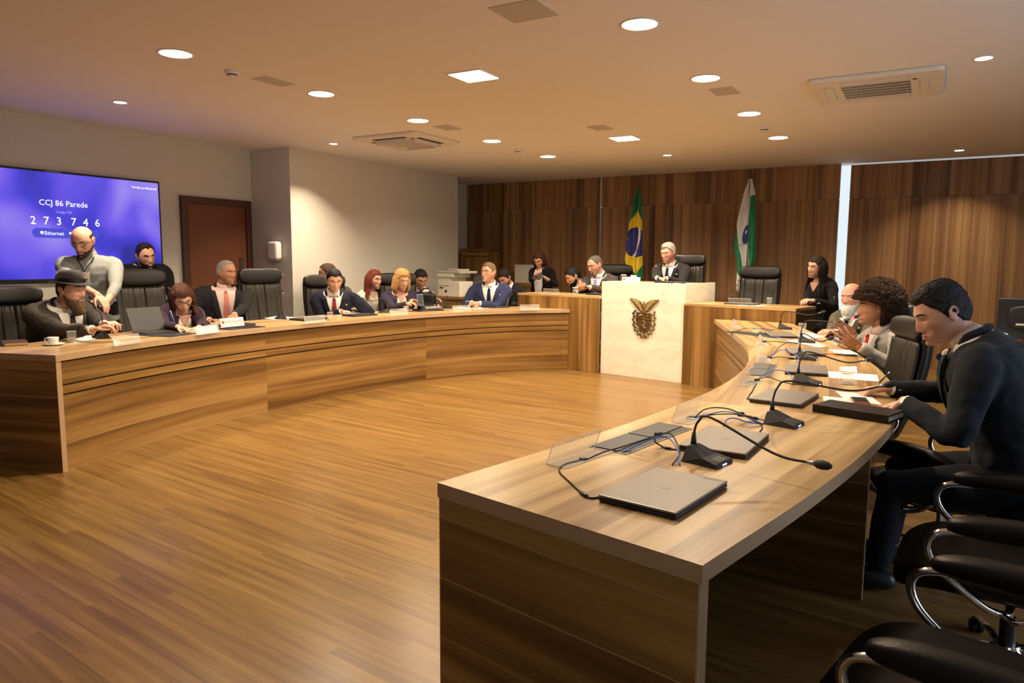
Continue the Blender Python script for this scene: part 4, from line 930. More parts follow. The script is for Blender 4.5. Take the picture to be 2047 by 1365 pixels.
# cup, saucer, book
p = PZ(107, 690, HD); t = empty('saucer', p, 0, 'white saucer under coffee cup near the hat man', 'saucer'); m = MB(); m.lathe([(.0001, .001), (.04, .001), (.072, .012), (.074, .014), (.04, .005), (.0001, .005)], 36); m.build('dish', 'white', t, smooth=True)
m = MB(); m.lathe([(.026, .0052), (.0295, .008), (.028, .010), (.025, .006)], 24, closed=True); m.build('well_ring', 'white', t, smooth=True)
t = empty('coffee_cup', p + Vector((0, 0, .0065)), 0, 'white coffee cup standing on saucer near the hat man', 'cup'); m = MB(); m.lathe([(.025, 0), (.031, .005), (.037, .04), (.039, .056), (.0365, .056), (.034, .035), (.0001, .008)], 36); m.build('bowl', 'white', t, smooth=True)
m = MB(); m.tube(smoothline([(-.036, -.012, .045), (-.052, -.03, .045), (-.056, -.032, .03), (-.034, -.015, .018)], 6), .0035, 8); m.build('handle', 'white', t, smooth=True)
MAT['gilt'] = plain('gilt_pages', (0.5, 0.36, 0.12), 0.4, 0.4, bump=.3, bscale=300)
p = PZ(30, 689, HD); t = empty('book', p, -0.35, 'brown book with gilt page edges at the desk end', 'book')
m = MB(); m.box((-.11, -.075, .001), (.11, .075, .004)); m.build('back_cover', 'doorframe', t); m = MB(); m.box((-.108, -.073, .0042), (.108, .073, .026)); m.build('pages', 'gilt', t); m = MB(); m.box((-.11, -.075, .0262), (.11, .075, .0295)); m.build('front_cover', 'doorframe', t)
# open dark laptop, seen from behind, before the second chair
p = PZ(300, 664, HD); t = empty('laptop', p, tangent(LI, p.x, p.y) + PI - .15, 'open dark laptop with tilted screen beside the writing woman', 'laptop')
m = MB(); m.box((-.165, .0, .001), (.165, .225, .014)); m.build('base', 'laptopd', t, bevel=.003)
m = MB(); m.box((-.165, -.004, 0), (.165, .004, .225), mat=Matrix.Translation((0, -.0, .016)) @ Matrix.Rotation(.42, 4, 'X')); m.build('screen', 'laptopd', t, bevel=.003)
for px, py, s, dk in ((470, 652, 'lying behind the white lettered sign', True), (620, 639, 'between upright microphone and young man in dark navy', True), (722, 631, 'before the young man in dark navy', True), (858, 621, 'before the blonde woman', True), (992, 614.5, 'before the blue-suited man', True)):
    p = PZ(px, py, HD); laptop(p.x - .02, p.y, HD, math.degrees(tangent(LI, p.x, p.y)), 'closed black laptop ' + s, dk)
p = on(-0.22, .30, 1.025); laptop(p.x, p.y, 1.025, -8, 'closed black laptop before the grey-suited man', True, .30, .2)
p = on(0.93, .33, 1.216); laptop(p.x, p.y, 1.216, -10, 'closed black laptop on the marble podium', True)
p = on(1.85, .26, .99); laptop(p.x, p.y, .99, -10, 'closed grey laptop on the raised desk by the empty chair')
p = PZ(1524, 668.5, HD); t = empty('computer_mouse', p, 1.0, 'black computer mouse beside the cable box at the podium end', 'mouse'); m = MB(); m.ell((0, 0, .008), (.03, .048, .018)); m.build('shell', 'blackp', t, smooth=True); m = MB(); m.box((-.002, .018, .0245), (.002, .03, .028)); m.build('wheel', 'steel', t)
t = empty('pen', PZ(1665, 708.5, HD), .15, 'orange pen beside a closed laptop', 'pen'); m = MB(); m.tube([(-.08, 0, .006), (.06, 0, .006)], .0055, 8); m.build('barrel', 'orange', t, smooth=True); m = MB(); m.tube([(.06, 0, .006), (.075, 0, .006)], [.0055, .001], 8); m.build('tip', 'orange', t)
t = empty('pen', PZ(1690, 711, HD), .05, 'black pen beyond the orange pen', 'pen'); m = MB(); m.tube([(-.07, 0, .006), (.07, 0, .006)], .005, 8); m.build('barrel', 'blackp', t, smooth=True); m = MB(); m.tube([(.07, 0, .006), (.083, 0, .006)], [.005, .001], 8); m.build('tip', 'steel', t)
# lettered signs
def sign(p, ang, label, lines, L=.26, h=.085, ts=.032):
    t = empty('desk_sign', p, ang, label, 'sign', 'white desk signs'); R = Matrix.Translation((0, 0, .002)) @ Matrix.Rotation(-.25, 4, 'X')
    m = MB(); m.box((-L / 2, -.002, 0), (L / 2, .002, h), mat=R); m.build('face', 'paper', t)
    m = MB(); m.box((-L / 2, .0, .001), (L / 2, .06, .003)); m.build('foot', 'acrylic', t)
    m = MB(); m.lathe([(.0001, 0), (.016, 0), (.016, .0006), (.0001, .0006)], 20, mat=R @ Matrix.Translation((-L / 2 + .03, -.0022, h * .55)) @ Matrix.Rotation(PI / 2, 4, 'X')); m.build('seal', 'red', t)
    for k, s in enumerate(lines): text_part('lettering', s, ts, 'red', t, R @ Matrix.Translation((.022, -.0026, h * (.55 if len(lines) == 1 else .70 - .38 * k))) @ Matrix.Rotation(PI / 2, 4, 'X'))
    return t
p = PZ(466, 653, HD + .022); sign(p, tangent(LI, p.x, p.y) - .02, 'white desk sign reading TAQUIGRAFIA lying over a black laptop', ['TAQUIGRAFIA'], .27, .085, .034)
sign(on(.42, .09, 1.214), math.atan2(FLD.y, FLD.x), 'white desk sign with two red lines on the marble podium', ['PRESIDENTE', 'DELEGADO'], .27, .07, .022)
t = empty('mug', on(.33, .30, 1.214), 0, 'cream mug behind the podium sign', 'cup'); m = MB(); m.lathe([(.035, 0), (.038, .09), (.034, .09), (.032, .01), (.0001, .01)], 24); m.build('body', 'offwhite', t, smooth=True); m = MB(); m.tube(smoothline([(.036, 0, .07), (.06, 0, .06), (.06, 0, .035), (.036, 0, .02)], 5), .005, 8); m.build('handle', 'offwhite', t, smooth=True)
for k, (a, b, mt_, s) in enumerate(((1.10, .35, 'orange', 'orange folder'), (1.05, .30, 'paper', 'white sheets'))):
    p = on(a, b, 1.216 + .022 * 0 + k * .004); m = MB(); m.box((-.11, -.08, 0.0004 + 0), (.11, .08, .003)); o = m.build('document', mt_, loc=p); o.rotation_euler = (0, 0, .3 * k); tag(o, s + ' at the corner of marble podium', 'paper', 'podium documents')
p = on(2.0, .2, .99); m = MB(); m.box((-.14, -.1, .0004), (.14, .1, .002)); o = m.build('document', 'paper', loc=p); tag(o, 'white sheets under hands of the black-dressed woman', 'paper')

# ------------------------------------------------------------------ furniture by the far walls
ang = math.atan2(FLD.y, FLD.x)
t = empty('storage_cabinet', (-7.27, 11.4, 0), label='tall walnut cabinet in the far corner beside the dark panelling', cat='cabinet')
m = MB(); m.box((-.30, -.2, 0), (.30, .2, 1.655), 2); m.build('body', 'wood', t); m = MB(); m.box((-.315, -.22, 1.656), (.315, .215, 1.70), 0); m.build('top', 'wood', t, bevel=.003)
for s in (-1, 1): m = MB(); m.box((-.295 if s < 0 else .003, -.218, .05), (-.003 if s < 0 else .295, -.2005, 1.55), 2, uo=(0, s)); m.build('door', 'wood', t)
m = MB(); m.box((-.295, -.217, 1.57), (.295, -.2005, 1.64), 0); m.build('drawer_front', 'wood', t)
t = empty('credenza', (-6.35, 9.35, 0), label='low walnut credenza carrying the copier', cat='cabinet')
m = MB(); m.box((-.325, -.26, 0), (.60, .26, .885), 0); m.build('body', 'wood', t); m = MB(); m.box((-.325, -.28, .886), (.62, .27, .92), 0); m.build('top', 'wood', t)
m = MB(); m.box((.13, -.262, .05), (.134, -.2605, .87)); m.build('door_gap', 'dark', t)
cp = empty('copier', (-6.38, 9.33, .92), -.12, 'cream office copier with grey lid on the credenza', 'copier')
m = MB(); m.box((-.23, -.2, 0.004), (.02, .2, .30)); m.build('body', 'offwhite', cp, bevel=.012)
m = MB(); m.box((.022, -.2, 0.004), (.22, .2, .24)); m.build('side_unit', 'offwhite', cp, bevel=.012)
m = MB(); m.box((-.24, -.22, .302), (.10, .2, .36)); m.build('scanner', 'offwhite', cp, bevel=.01)
m = MB(); m.box((-.24, -.215, .362), (.24, .2, .40)); m.build('lid', 'grey', cp, bevel=.01)
m = MB(); m.box((-.10, -.12, .402), (.12, .15, .43)); m.build('feeder', 'grey', cp, bevel=.008)
m = MB(); m.box((-.19, -.206, .13), (-.12, -.2005, .15)); m.build('port', 'dark', cp)
m = MB(); m.box((-.21, -.205, .17), (.0, -.2005, .176)); m.build('tray_gap', 'dark', cp)
m = MB(); m.lathe([(.0001, 0), (.02, 0), (.02, .01), (.0001, .01)], 16, mat=Matrix.Translation((-.06, -.2, .09)) @ Matrix.Rotation(PI / 2, 4, 'X')); m.build('knob', 'dark', cp)
def monitor(p, rz, label, w_=.26, h_=.16, lift=.12, screenmat='phscr', group=None):
    t = empty('monitor', p, rz, label, 'monitor', group)
    m = MB(); m.box((-w_, -.02, lift), (w_, .02, lift + 2 * h_)); m.build('casing', 'blackp', t, bevel=.008)
    m = MB(); m.box((-w_ + .015, -.0215, lift + .02), (w_ - .015, -.0203, lift + 2 * h_ - .015)); m.build('display', screenmat, t)
    m = MB(); m.box((-.03, .022, 0.01), (.03, .04, lift + h_)); m.build('stand', 'blackp', t); m = MB(); m.box((-.12, -.07, 0.001), (.12, .1, .012)); m.build('foot', 'blackp', t, bevel=.004); return t
monitor(Vector((-5.93, 9.40, .92)), -.1, 'black monitor on the credenza beside the copier', .2, .15, .06)
t = empty('soap_bottle', (-6.07, 9.18, .92), 0, 'clear pump bottle beside the copier', 'bottle'); m = MB(); m.lathe([(.03, 0.001), (.033, .09), (.012, .12), (.012, .135)], 16); m.build('bottle_body', 'acrylic_edge', t, smooth=True); m = MB(); m.tube([(0, 0, .135), (0, 0, .165), (.03, 0, .165)], .005, 6); m.build('pump', 'white', t)
t = empty('side_table', (-5.35, 10.3, 0), ang, 'small walnut table with papers before the dark-haired man', 'table')
m = MB(); m.box((-.45, -.25, .84), (.45, .25, .87), 0); m.build('tabletop', 'wood', t)
for s in (-1, 1): m = MB(); m.box((s * .42 - .015, -.22, 0), (s * .42 + .015, .22, .839), 2); m.build('side_panel', 'wood', t)
m = MB(); m.box((-.40, -.22, .2), (.40, -.2, .839), 0); m.build('modesty_panel', 'wood', t)
p = PYY(1018, 597, 9.8); m = MB(); m.box((-.14, -.1, 0.0004), (.14, .1, .004)); o = m.build('document', 'paper', loc=(-5.45, 10.28, .87)); tag(o, 'white papers on the small walnut table', 'paper')
t = empty('storage_box', (-6.3, 11.5, 1.08), 0, 'white box shape behind the dark-haired man by dark panelling', 'box'); m = MB(); m.box((-.24, -.1, 0), (.24, .1, .30)); m.build('box_body', 'offwhite', t, bevel=.01); m = MB(); m.box((-.245, -.105, .301), (.245, .105, .33)); m.build('lid', 'white', t, bevel=.005)
t = empty('shelf_unit', (-6.3, 11.5, 0), 0, 'low wooden shelf under the white box', 'shelf'); m = MB(); m.box((-.3, -.12, 0), (.3, .12, 1.05), 0); m.build('body', 'wood', t); m = MB(); m.box((-.31, -.13, 1.051), (.31, .125, 1.078), 0); m.build('top', 'wood', t)
# back office desk on the far side with monitor
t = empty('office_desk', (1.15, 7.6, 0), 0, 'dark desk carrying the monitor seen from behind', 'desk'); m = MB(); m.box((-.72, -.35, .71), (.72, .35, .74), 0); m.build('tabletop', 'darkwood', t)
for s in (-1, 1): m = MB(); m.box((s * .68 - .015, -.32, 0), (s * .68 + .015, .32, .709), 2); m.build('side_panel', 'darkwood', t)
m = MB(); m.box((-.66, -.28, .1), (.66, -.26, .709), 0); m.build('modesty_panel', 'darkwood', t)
mo = monitor(Vector((.82, 7.55, .742)), PI - .12, 'black monitor seen from behind on the dark desk', .28, .175, .10)
m = MB(); superquad(m, (0, .036, .29), (.2, .02, .10), .5, .4); m.build('rear_bulge', 'blackp', mo, smooth=True)
m = MB(); m.box((-.06, .062, .16), (-.045, .0635, .18)); m.build('sticker', 'paper', mo)
m = MB(); m.box((.07, .058, .22), (.14, .0595, .236)); m.build('vent', 'grey', mo)
m = MB(); m.box((-.14, -.1, 0.0005), (.14, .1, .012)); o = m.build('document', 'paper', loc=(.62, 7.38, .742)); tag(o, 'white papers on the dark desk before monitor', 'paper')
m = MB(); m.tube(smoothline([(0, 0, .02), (.08, .05, .05), (.16, .0, .03), (.22, .08, .02)], 6), .004, 6); o = m.build('cable', 'blackm', smooth=True, loc=(.75, 7.4, .742)); tag(o, 'black cable bundle under the monitor on dark desk', 'cable')
# ------------------------------------------------------------------ people
def skin(name, c): return plain(name, c, 0.48, spec=0.35, bump=0.05, bscale=120, var=0.08, vscale=30)
SK = {'light': skin('skin_light', (0.60, 0.335, 0.235)), 'mid': skin('skin_mid', (0.50, 0.265, 0.165)), 'tan': skin('skin_tan', (0.40, 0.20, 0.115)), 'rosy': skin('skin_rosy', (0.62, 0.30, 0.215))}
def cloth(name, c, rough=0.9, sheen=0.10, var=0.12): return plain(name, c, rough, sheen=sheen * .4, spec=0.15, bump=0.35, bscale=14, var=var, vscale=60)
CL = {k: cloth('cloth_' + k, v) for k, v in dict(greysuit=(0.055, 0.048, 0.040), darksuit=(0.018, 0.017, 0.019), navy=(0.012, 0.014, 0.028), navy2=(0.017, 0.020, 0.027), blue=(0.030, 0.038, 0.095), taupe=(0.095, 0.082, 0.062), lightgrey=(0.30, 0.29, 0.27), white=(0.78, 0.75, 0.72), cream=(0.68, 0.62, 0.52), skyshirt=(0.25, 0.26, 0.255), black=(0.008, 0.008, 0.009), purple=(0.035, 0.018, 0.035), violet=(0.035, 0.028, 0.055), pinktie=(0.55, 0.19, 0.15), redtie=(0.38, 0.02, 0.025), winetie=(0.20, 0.035, 0.045), navytie=(0.012, 0.016, 0.035), lilactie=(0.38, 0.22, 0.55), blushshirt=(0.62, 0.47, 0.43), greymid=(0.15, 0.13, 0.105), denim=(0.03, 0.04, 0.07)).items()}
def stripes(name, a, b_, sc_, rot, wd=.15):
    m, nt, b = new_mat(name); tc = nt.nodes.new('ShaderNodeTexCoord'); mp = nt.nodes.new('ShaderNodeMapping'); mp.inputs['Rotation'].default_value = rot; mp.inputs['Scale'].default_value = (sc_,) * 3
    nt.links.new(tc.outputs['Object'], mp.inputs[0]); sp = nt.nodes.new('ShaderNodeSeparateXYZ'); nt.links.new(mp.outputs[0], sp.inputs[0]); fr = N(nt, 'ShaderNodeMath', operation='FRACT'); nt.links.new(sp.outputs[2], fr.inputs[0])
    lt = N(nt, 'ShaderNodeMath', operation='LESS_THAN'); lt.inputs[1].default_value = wd; nt.links.new(fr.outputs[0], lt.inputs[0]); mx = N(nt, 'ShaderNodeMix', data_type='RGBA'); nt.links.new(lt.outputs[0], mx.inputs[0])
    mx.inputs[6].default_value = (*a, 1); mx.inputs[7].default_value = (*b_, 1); nt.links.new(mx.outputs[2], b.inputs['Base Color']); b.inputs['Roughness'].default_value = .7; return m
CL['stripetie'] = stripes('striped_tie', (0.012, 0.022, 0.04), (0.55, 0.36, 0.08), 17, (0.0, 0.75, 0.6), .16)
def plaid():
    m, nt, b = new_mat('plaid_shirt'); tc = nt.nodes.new('ShaderNodeTexCoord'); sp = nt.nodes.new('ShaderNodeSeparateXYZ'); nt.links.new(tc.outputs['Object'], sp.inputs[0]); L = nt.links.new; o = []
    for ax, s in ((0, 22), (2, 20)):
        mu = N(nt, 'ShaderNodeMath', operation='MULTIPLY'); mu.inputs[1].default_value = s; L(sp.outputs[ax], mu.inputs[0]); fr = N(nt, 'ShaderNodeMath', operation='FRACT'); L(mu.outputs[0], fr.inputs[0]); lt = N(nt, 'ShaderNodeMath', operation='LESS_THAN'); lt.inputs[1].default_value = .32; L(fr.outputs[0], lt.inputs[0]); o.append(lt)
    ad = N(nt, 'ShaderNodeMath', operation='ADD'); L(o[0].outputs[0], ad.inputs[0]); L(o[1].outputs[0], ad.inputs[1]); mu = N(nt, 'ShaderNodeMath', operation='MULTIPLY'); mu.inputs[1].default_value = .5; L(ad.outputs[0], mu.inputs[0])
    r = ramp(nt, [(0, (.62, .58, .53)), (.5, (.10, .08, .10)), (1, (.012, .01, .02))]); L(mu.outputs[0], r.inputs[0]); L(r.outputs[0], b.inputs['Base Color']); b.inputs['Roughness'].default_value = .8; return m
CL['plaid'] = plaid()
def hairmat(name, c, rough=.6): return plain(name, c, rough, spec=.22, bump=.9, bscale=90, var=.5, vscale=70)
HR = {k: hairmat('hair_' + k, v) for k, v in dict(black=(0.008, 0.007, 0.007), dark=(0.018, 0.012, 0.009), brown=(0.05, 0.025, 0.014), auburn=(0.065, 0.022, 0.014), red=(0.14, 0.028, 0.016), blonde=(0.46, 0.27, 0.10), grey=(0.26, 0.24, 0.21), silver=(0.5, 0.47, 0.42), white=(0.72, 0.68, 0.60), pepper=(0.10, 0.085, 0.07), sandy=(0.16, 0.10, 0.055)).items()}
HR['afro'] = plain('hair_afro', (0.024, 0.012, 0.008), .9, spec=.15, bump=1.0, bscale=55, var=.5, vscale=60)
MAT['eyew'] = plain('eye_white', (.75, .72, .68), .2); MAT['eyed'] = plain('eye_iris', (.02, .012, .008), .15); MAT['lip'] = plain('lip', (.42, .14, .11), .45); MAT['lipm'] = plain('lip_pale', (.42, .19, .145), .5)
MAT['felt'] = plain('black_felt', (0.012, 0.011, 0.011), .9, sheen=.3); MAT['lens'] = acrylic('lens', 0.04)

def sst(x): x = np.clip(x, 0, 1); return x * x * (3 - 2 * x)
def head_pts(nu, nv, fem=False, feat=True):
    th = np.linspace(0, 2 * np.pi, nu, endpoint=False); ph = np.linspace(-np.pi / 2, np.pi / 2, nv + 1); T, Pp = np.meshgrid(th, ph)
    T = np.where(T > np.pi, T - 2 * np.pi, T); c, s = np.cos(T), np.sin(T)
    dz = np.sin(Pp); ch = np.cos(Pp)
    chx = np.where(dz > 0, ch ** .84, ch); x = 0.0765 * chx * np.sign(s) * np.abs(s) ** .92; y = np.where(c > 0, .096, .102) * chx * np.sign(c) * np.abs(c) ** .95; z = np.where(dz > 0, .116, .122) * np.sign(dz) * np.abs(dz) ** .95; wt = np.where(dz > 0, 1 + .03 * np.sin(np.clip(dz, 0, 1) * np.pi), 1.0); x = x * wt; y = y * wt
    lo = sst((-z - .005) / .115); x = x * (1 - (.36 if not fem else .42) * lo ** 1.3)
    y = np.where(y < 0, y * (1 - .58 * sst((-z - .02) / .09)), y)
    y = y + .042 * sst((-z - .03) / .085) * np.clip(c, 0, 1) ** 1.6 * np.clip(ch * 1.6, 0, 1)
    if feat:
        f = (c > 0) * 1.0; ax = np.abs(x); G = lambda u, w_: np.exp(-(u / w_) ** 2)
        A = np.interp(z, [-.046, -.034, -.028, .0, .024], [0, .021, .025, .013, 0]); sx = .0075 + .0055 * np.clip((.022 - z) / .05, 0, 1)
        y = y + f * (A * G(x, sx) + .009 * G(ax - .0125, .006) * G(z + .033, .007)
            + .0055 * G(z - .033, .010) * np.exp(-(ax / .05) ** 4) - .0115 * G(ax - .032, .017) * G(z - .014, .012)
            + .006 * G(z + .0575, .0042) * G(x, .020) + .0065 * G(z + .0675, .0045) * G(x, .018) - .004 * G(z + .079, .006) * G(x, .02)
            + .009 * G(z + .100, .014) * G(x, .022) + .004 * G(ax - .047, .015) * G(z + .012, .016) - .003 * G(ax - .03, .012) * G(z + .045, .015))
    return np.stack([x, y, z], -1), T
def grid_faces(nu, nv): return [(i * nu + j, i * nu + (j + 1) % nu, (i + 1) * nu + (j + 1) % nu, (i + 1) * nu + j) for i in range(nv) for j in range(nu)]
def hairline(kind):
    d = {'short': ([0, 35, 55, 72, 85, 97, 115, 180], [.070, .078, .055, .035, -.012, -.012, -.045, -.080]), 'recede': ([0, 20, 50, 72, 85, 97, 115, 180], [.085, .098, .085, .04, -.012, -.012, -.045, -.080]),
         'crown': ([0, 60, 75, 85, 97, 115, 180], [.2, .2, .045, -.012, -.012, -.045, -.080]), 'full': ([0, 35, 60, 80, 100, 120, 180], [.066, .070, .03, -.02, -.06, -.09, -.10]), 'fringe': ([0, 45, 60, 80, 100, 120, 180], [.036, .038, .0, -.06, -.09, -.1, -.11])}
    return d[kind]
def hair_cap(kind, thick, fem=False, nu=120, nv=84, seed=0, top=None, rough=.003, sweep=0.0):
    P, T = head_pts(nu, nv, fem, False); a, zz = hairline('short' if kind == 'crown' else kind); deg = np.degrees(np.abs(T)); zl = np.interp(deg, a, zz)
    if kind == 'crown': a, zz = hairline('crown'); zl = np.interp(deg, a, zz); up = sst((P[..., 2] - .055) / .02); mk = sst((P[..., 2] - np.interp(deg, [0, 60, 75, 85, 97, 115, 180], [.2, .2, .035, -.012, -.012, -.045, -.08])) / .014 + .5) * (1 - up)
    else: mk = sst((P[..., 2] - zl) / .014 + .5)
    tk = thick * (0.45 + .55 * sst((P[..., 2] + .03) / .11))
    if top: tk = tk + top * sst((P[..., 2] - .05) / .06) * (1 + sweep * np.cos(T))
    n = np.array([[mnoise.noise(Vector((p[0] * 60 + seed, p[1] * 22, p[2] * 60))) + .6 * mnoise.noise(Vector((p[0] * 150, p[1] * 60, p[2] * 150 + seed))) for p in row] for row in P])
    off = mk * (tk + rough * n) - (1 - mk) * .014; d = P / np.linalg.norm(P, axis=-1, keepdims=True); Q = P + d * off[..., None]
    return Q.reshape(-1, 3), grid_faces(nu, nv)
def bez(a, b, c, t): return a * (1 - t) ** 2 + b * 2 * t * (1 - t) + c * t * t
def remesh(o, vox, smooth=3, fac=.5):
    r = o.modifiers.new('rm', 'REMESH'); r.mode = 'VOXEL'; r.voxel_size = vox; r.use_smooth_shade = True
    if smooth: s = o.modifiers.new('sm', 'SMOOTH'); s.iterations = smooth; s.factor = fac
def add_hand(m, W, F, Nn, side, curl=.5, spread=0.0, s=1.0, thumb=.5):
    """W wrist, F pointing direction, Nn palm normal, side +1/-1 puts the thumb on that side"""
    F = F.normalized(); Nn = (Nn - F * Nn.dot(F)).normalized(); S = F.cross(Nn).normalized() * side
    L = [(.044, .027, .021), (.048, .031, .022), (.044, .029, .021), (.035, .022, .019)]
    for k, o in enumerate((.031, .0105, -.0095, -.028)):
        kn = W + F * (.088 - .004 * abs(k - 1)) * s + S * o * s
        m.tube([W + S * o * .55 * s - F * .01, W + F * .045 * s + S * o * .85 * s, kn, kn + F * .004], [.0135 * s, .0135 * s, .0115 * s, .004], 8, upv=Nn)
        d = (F + S * (spread * (1.5 - k) * .22)).normalized(); p = kn; a = 0; pts = [p - d * .012]; rr = [.0095 * s]
        pts.append(p); rr.append(.0098 * s)
        for q, l in enumerate(L[k]):
            a += (curl * (.75, 1.0, .65)[q]) * (1 + .08 * k); dd = d * math.cos(a) + Nn * math.sin(a); p = p + dd * l * s; pts.append(p); rr.append((.0087, .0080, .0062)[q] * s)
        m.tube(pts, rr, 8, upv=S); m.ell(pts[-1], (.0064 * s,) * 3, 8, 6)
    b = W + F * .022 * s + S * .024 * s; d1 = (F * .62 + S * .72 + Nn * .25 * thumb * 2).normalized(); p1 = b + d1 * .042 * s; d2 = (F * .85 + S * .30 + Nn * .35 * thumb * 2).normalized(); p2 = p1 + d2 * .032 * s; p3 = p2 + (d2 * .9 + F * .3 - S * .1).normalized() * .025 * s
    m.tube([b - d1 * .01, b, p1, p2, p3], [.013 * s, .0135 * s, .0105 * s, .0095 * s, .0075 * s], 8); m.ell(p3, (.0075 * s,) * 3, 8, 6)

PS = 1.12      # people and their clothes at the scale of this room
def person(label, H, yaw, pitch=0, roll=0, body=None, seat=.45, floor=0.0, stand=False, fem=False, sk='mid', hair=None, eyes='open', glasses=None, beard=None, top='suit', coat='darksuit', shirt='white', tie=None, trousers='darksuit', handL=None, handR=None, hdL=None, hdR=None, curl=(.5, .5), palmL=None, palmR=None, poleL=None, poleR=None, bw=1.0, vox=.0055, hs=1.0, pin=True, lean=None, side=0.0, shoulder=1.0, neckz=.045, folds=.011, spread=(0, 0), legs=True, knee_face=None, tl=.50, sitback=None, mouth='lipm', cuff=True, roots=None, vdeep=.44, face_detail=True, lapelcol=None, neckf=0.0, thumb=.5, feetn=True):
    body = yaw if body is None else body
    rd = math.radians; bf = Vector((math.cos(rd(body)), math.sin(rd(body)), 0)); br = Vector((bf.y, -bf.x, 0)); Z = Vector((0, 0, 1))
    H = Vector(H) / PS; floor = floor / PS; handL = handL and handL / PS; handR = handR and handR / PS
    hy = Vector((math.cos(rd(yaw)), math.sin(rd(yaw)), 0)); hx = Vector((hy.y, -hy.x, 0))
    HM = Matrix((hx, hy, Z)).transposed() @ Matrix.Rotation(-rd(pitch), 3, 'X') @ Matrix.Rotation(rd(roll), 3, 'Y')
    HM4 = HM.to_4x4(); HM4.translation = H
    def hw(p): return H + HM @ (Vector(p) * hs)
    nj = hw((0, -.028, -.085)); nb0 = nj - Z * neckz - bf * (.02 + neckf)
    if stand: P = Vector((nb0.x, nb0.y, floor + .90 if not fem else floor + .86)) - bf * (lean or 0.02) + br * side
    else:
        sz = floor + seat + .06; dz = nb0.z - sz; ho = math.sqrt(max(0, tl * tl - dz * dz)) if dz < tl else 0.0
        if lean is not None: ho = lean
        P = Vector((nb0.x, nb0.y, sz)) - bf * ho + br * side
    U = (nb0 - P).normalized(); org = Vector((P.x, P.y, floor))
    root_loc = org
    K_ = max(1.0, (nb0 - P).length / .5) if not stand else (nb0 - P).length / .5
    mid = (P + nb0) / 2 - bf * .035 + U * .02 if not stand else (P + nb0) / 2
    RW = [(0, .160, .108, -.01), (.12, .163, .112, .0), (.30, .150, .106, .0), (.48, .158, .112, .0), (.66, .170, .118, .0), (.80, .180, .110, -.004), (.88, .176, .095, -.008), (.95, .128, .076, -.008), (1.0, .070, .060, 0)]
    if fem: RW = [(t, a * (.93 if t > .4 else .97), b * (.95 if t < .4 else 1.04), d) for t, a, b, d in RW]
    ts = [r[0] for r in RW]
    def ab(t, add=0): return (float(np.interp(t, ts, [r[1] for r in RW])) * bw * (shoulder if t > .6 else 1) + add, float(np.interp(t, ts, [r[2] for r in RW])) * bw + add)
    def frame(t):
        c = bez(P, mid, nb0, t); tg = (bez(P, mid, nb0, min(1, t + .02)) - bez(P, mid, nb0, max(0, t - .02))).normalized()
        f = (bf - tg * bf.dot(tg)).normalized(); return c + f * float(np.interp(t, ts, [r[3] for r in RW])), f, f.cross(tg).normalized(), tg
    def surf(t, x, add):
        c, f, r, tg = frame(t); a, b = ab(t, add); q = max(0.0, 1 - min(1, abs(x / a)) ** 2.3) ** (1 / 2.3); return c + r * x + f * b * q
    def torso(m, add, t0=0, t1=1.0, n=34, K=30, drop=0.0):
        vs = []
        for i in range(K + 1):
            t = t0 + (t1 - t0) * i / K; c, f, r, tg = frame(t); a, b = ab(t, add)
            for j in range(n):
                th = 2 * PI * j / n
                if drop and t > .85:
                    t_ = t - drop * ((t - .85) / .13) * max(0.0, math.sin(th)) ** 2.6; c_, f_, r_, tg_ = frame(t_); a_, b_ = ab(t_, add)
                    vs.append(c_ + r_ * a_ * sq(math.cos(th), .87) + f_ * b_ * sq(math.sin(th), .87) - org)
                else: vs.append(c + r * a * sq(math.cos(th), .87) + f * b * sq(math.sin(th), .87) - org)
        fs = [(i * n + j, i * n + (j + 1) % n, (i + 1) * n + (j + 1) % n, (i + 1) * n + j) for i in range(K) for j in range(n)] + [tuple(range(n))[::-1], tuple(K * n + j for j in range(n))]
        m.add(vs, fs)
    cS, fS, rS, tS = frame(.86); sw = (.175 if not fem else .155) * bw * shoulder
    SH = {1: cS + rS * sw - tS * .012, -1: cS - rS * sw - tS * .012}     # 1 = sitter's right
    arms = {}
    for sd, tgt, pole, hd, pn in ((1, handR, poleR, hdR, palmR), (-1, handL, poleL, hdL, palmL)):
        S = SH[sd]
        if tgt is None: tgt = P + bf * .30 + br * sd * .12 + Z * (.12 if not stand else -.12)
        tgt = Vector(tgt); up, fo = (.285, .255) if not fem else (.265, .235); d = tgt - S; L_ = d.length
        if L_ > (up + fo) * .985: k = L_ / ((up + fo) * .985); up *= k; fo *= k
        pl = Vector(pole) if pole else (-Z * .8 + br * sd * .6 - bf * .25); u = d.normalized(); pp = (pl - u * pl.dot(u)).normalized(); a = (up * up - fo * fo + L_ * L_) / (2 * L_); h = math.sqrt(max(0, up * up - a * a)); E = S + u * a + pp * h
        hd_ = Vector(hd) if hd else (tgt - E).normalized(); pn_ = Vector(pn) if pn else -Z
        arms[sd] = (S, E, tgt, hd_, pn_)
    # body: one continuous surface
    m = MB(); torso(m, -.012, .0, 1.0)
    m.tube([nb0 - org - U * .05, nb0 - org + U * .01, (nb0 + nj) / 2 - org, nj - org, hw((0, -.022, -.04)) - org], [.062, .056 if not fem else .048, .052 if not fem else .044, .053 if not fem else .045, .05], 20)
    hp, _ = head_pts(96, 80, fem, True); hp = hp.reshape(-1, 3); m.add([hw(p) - org for p in hp], grid_faces(96, 80))
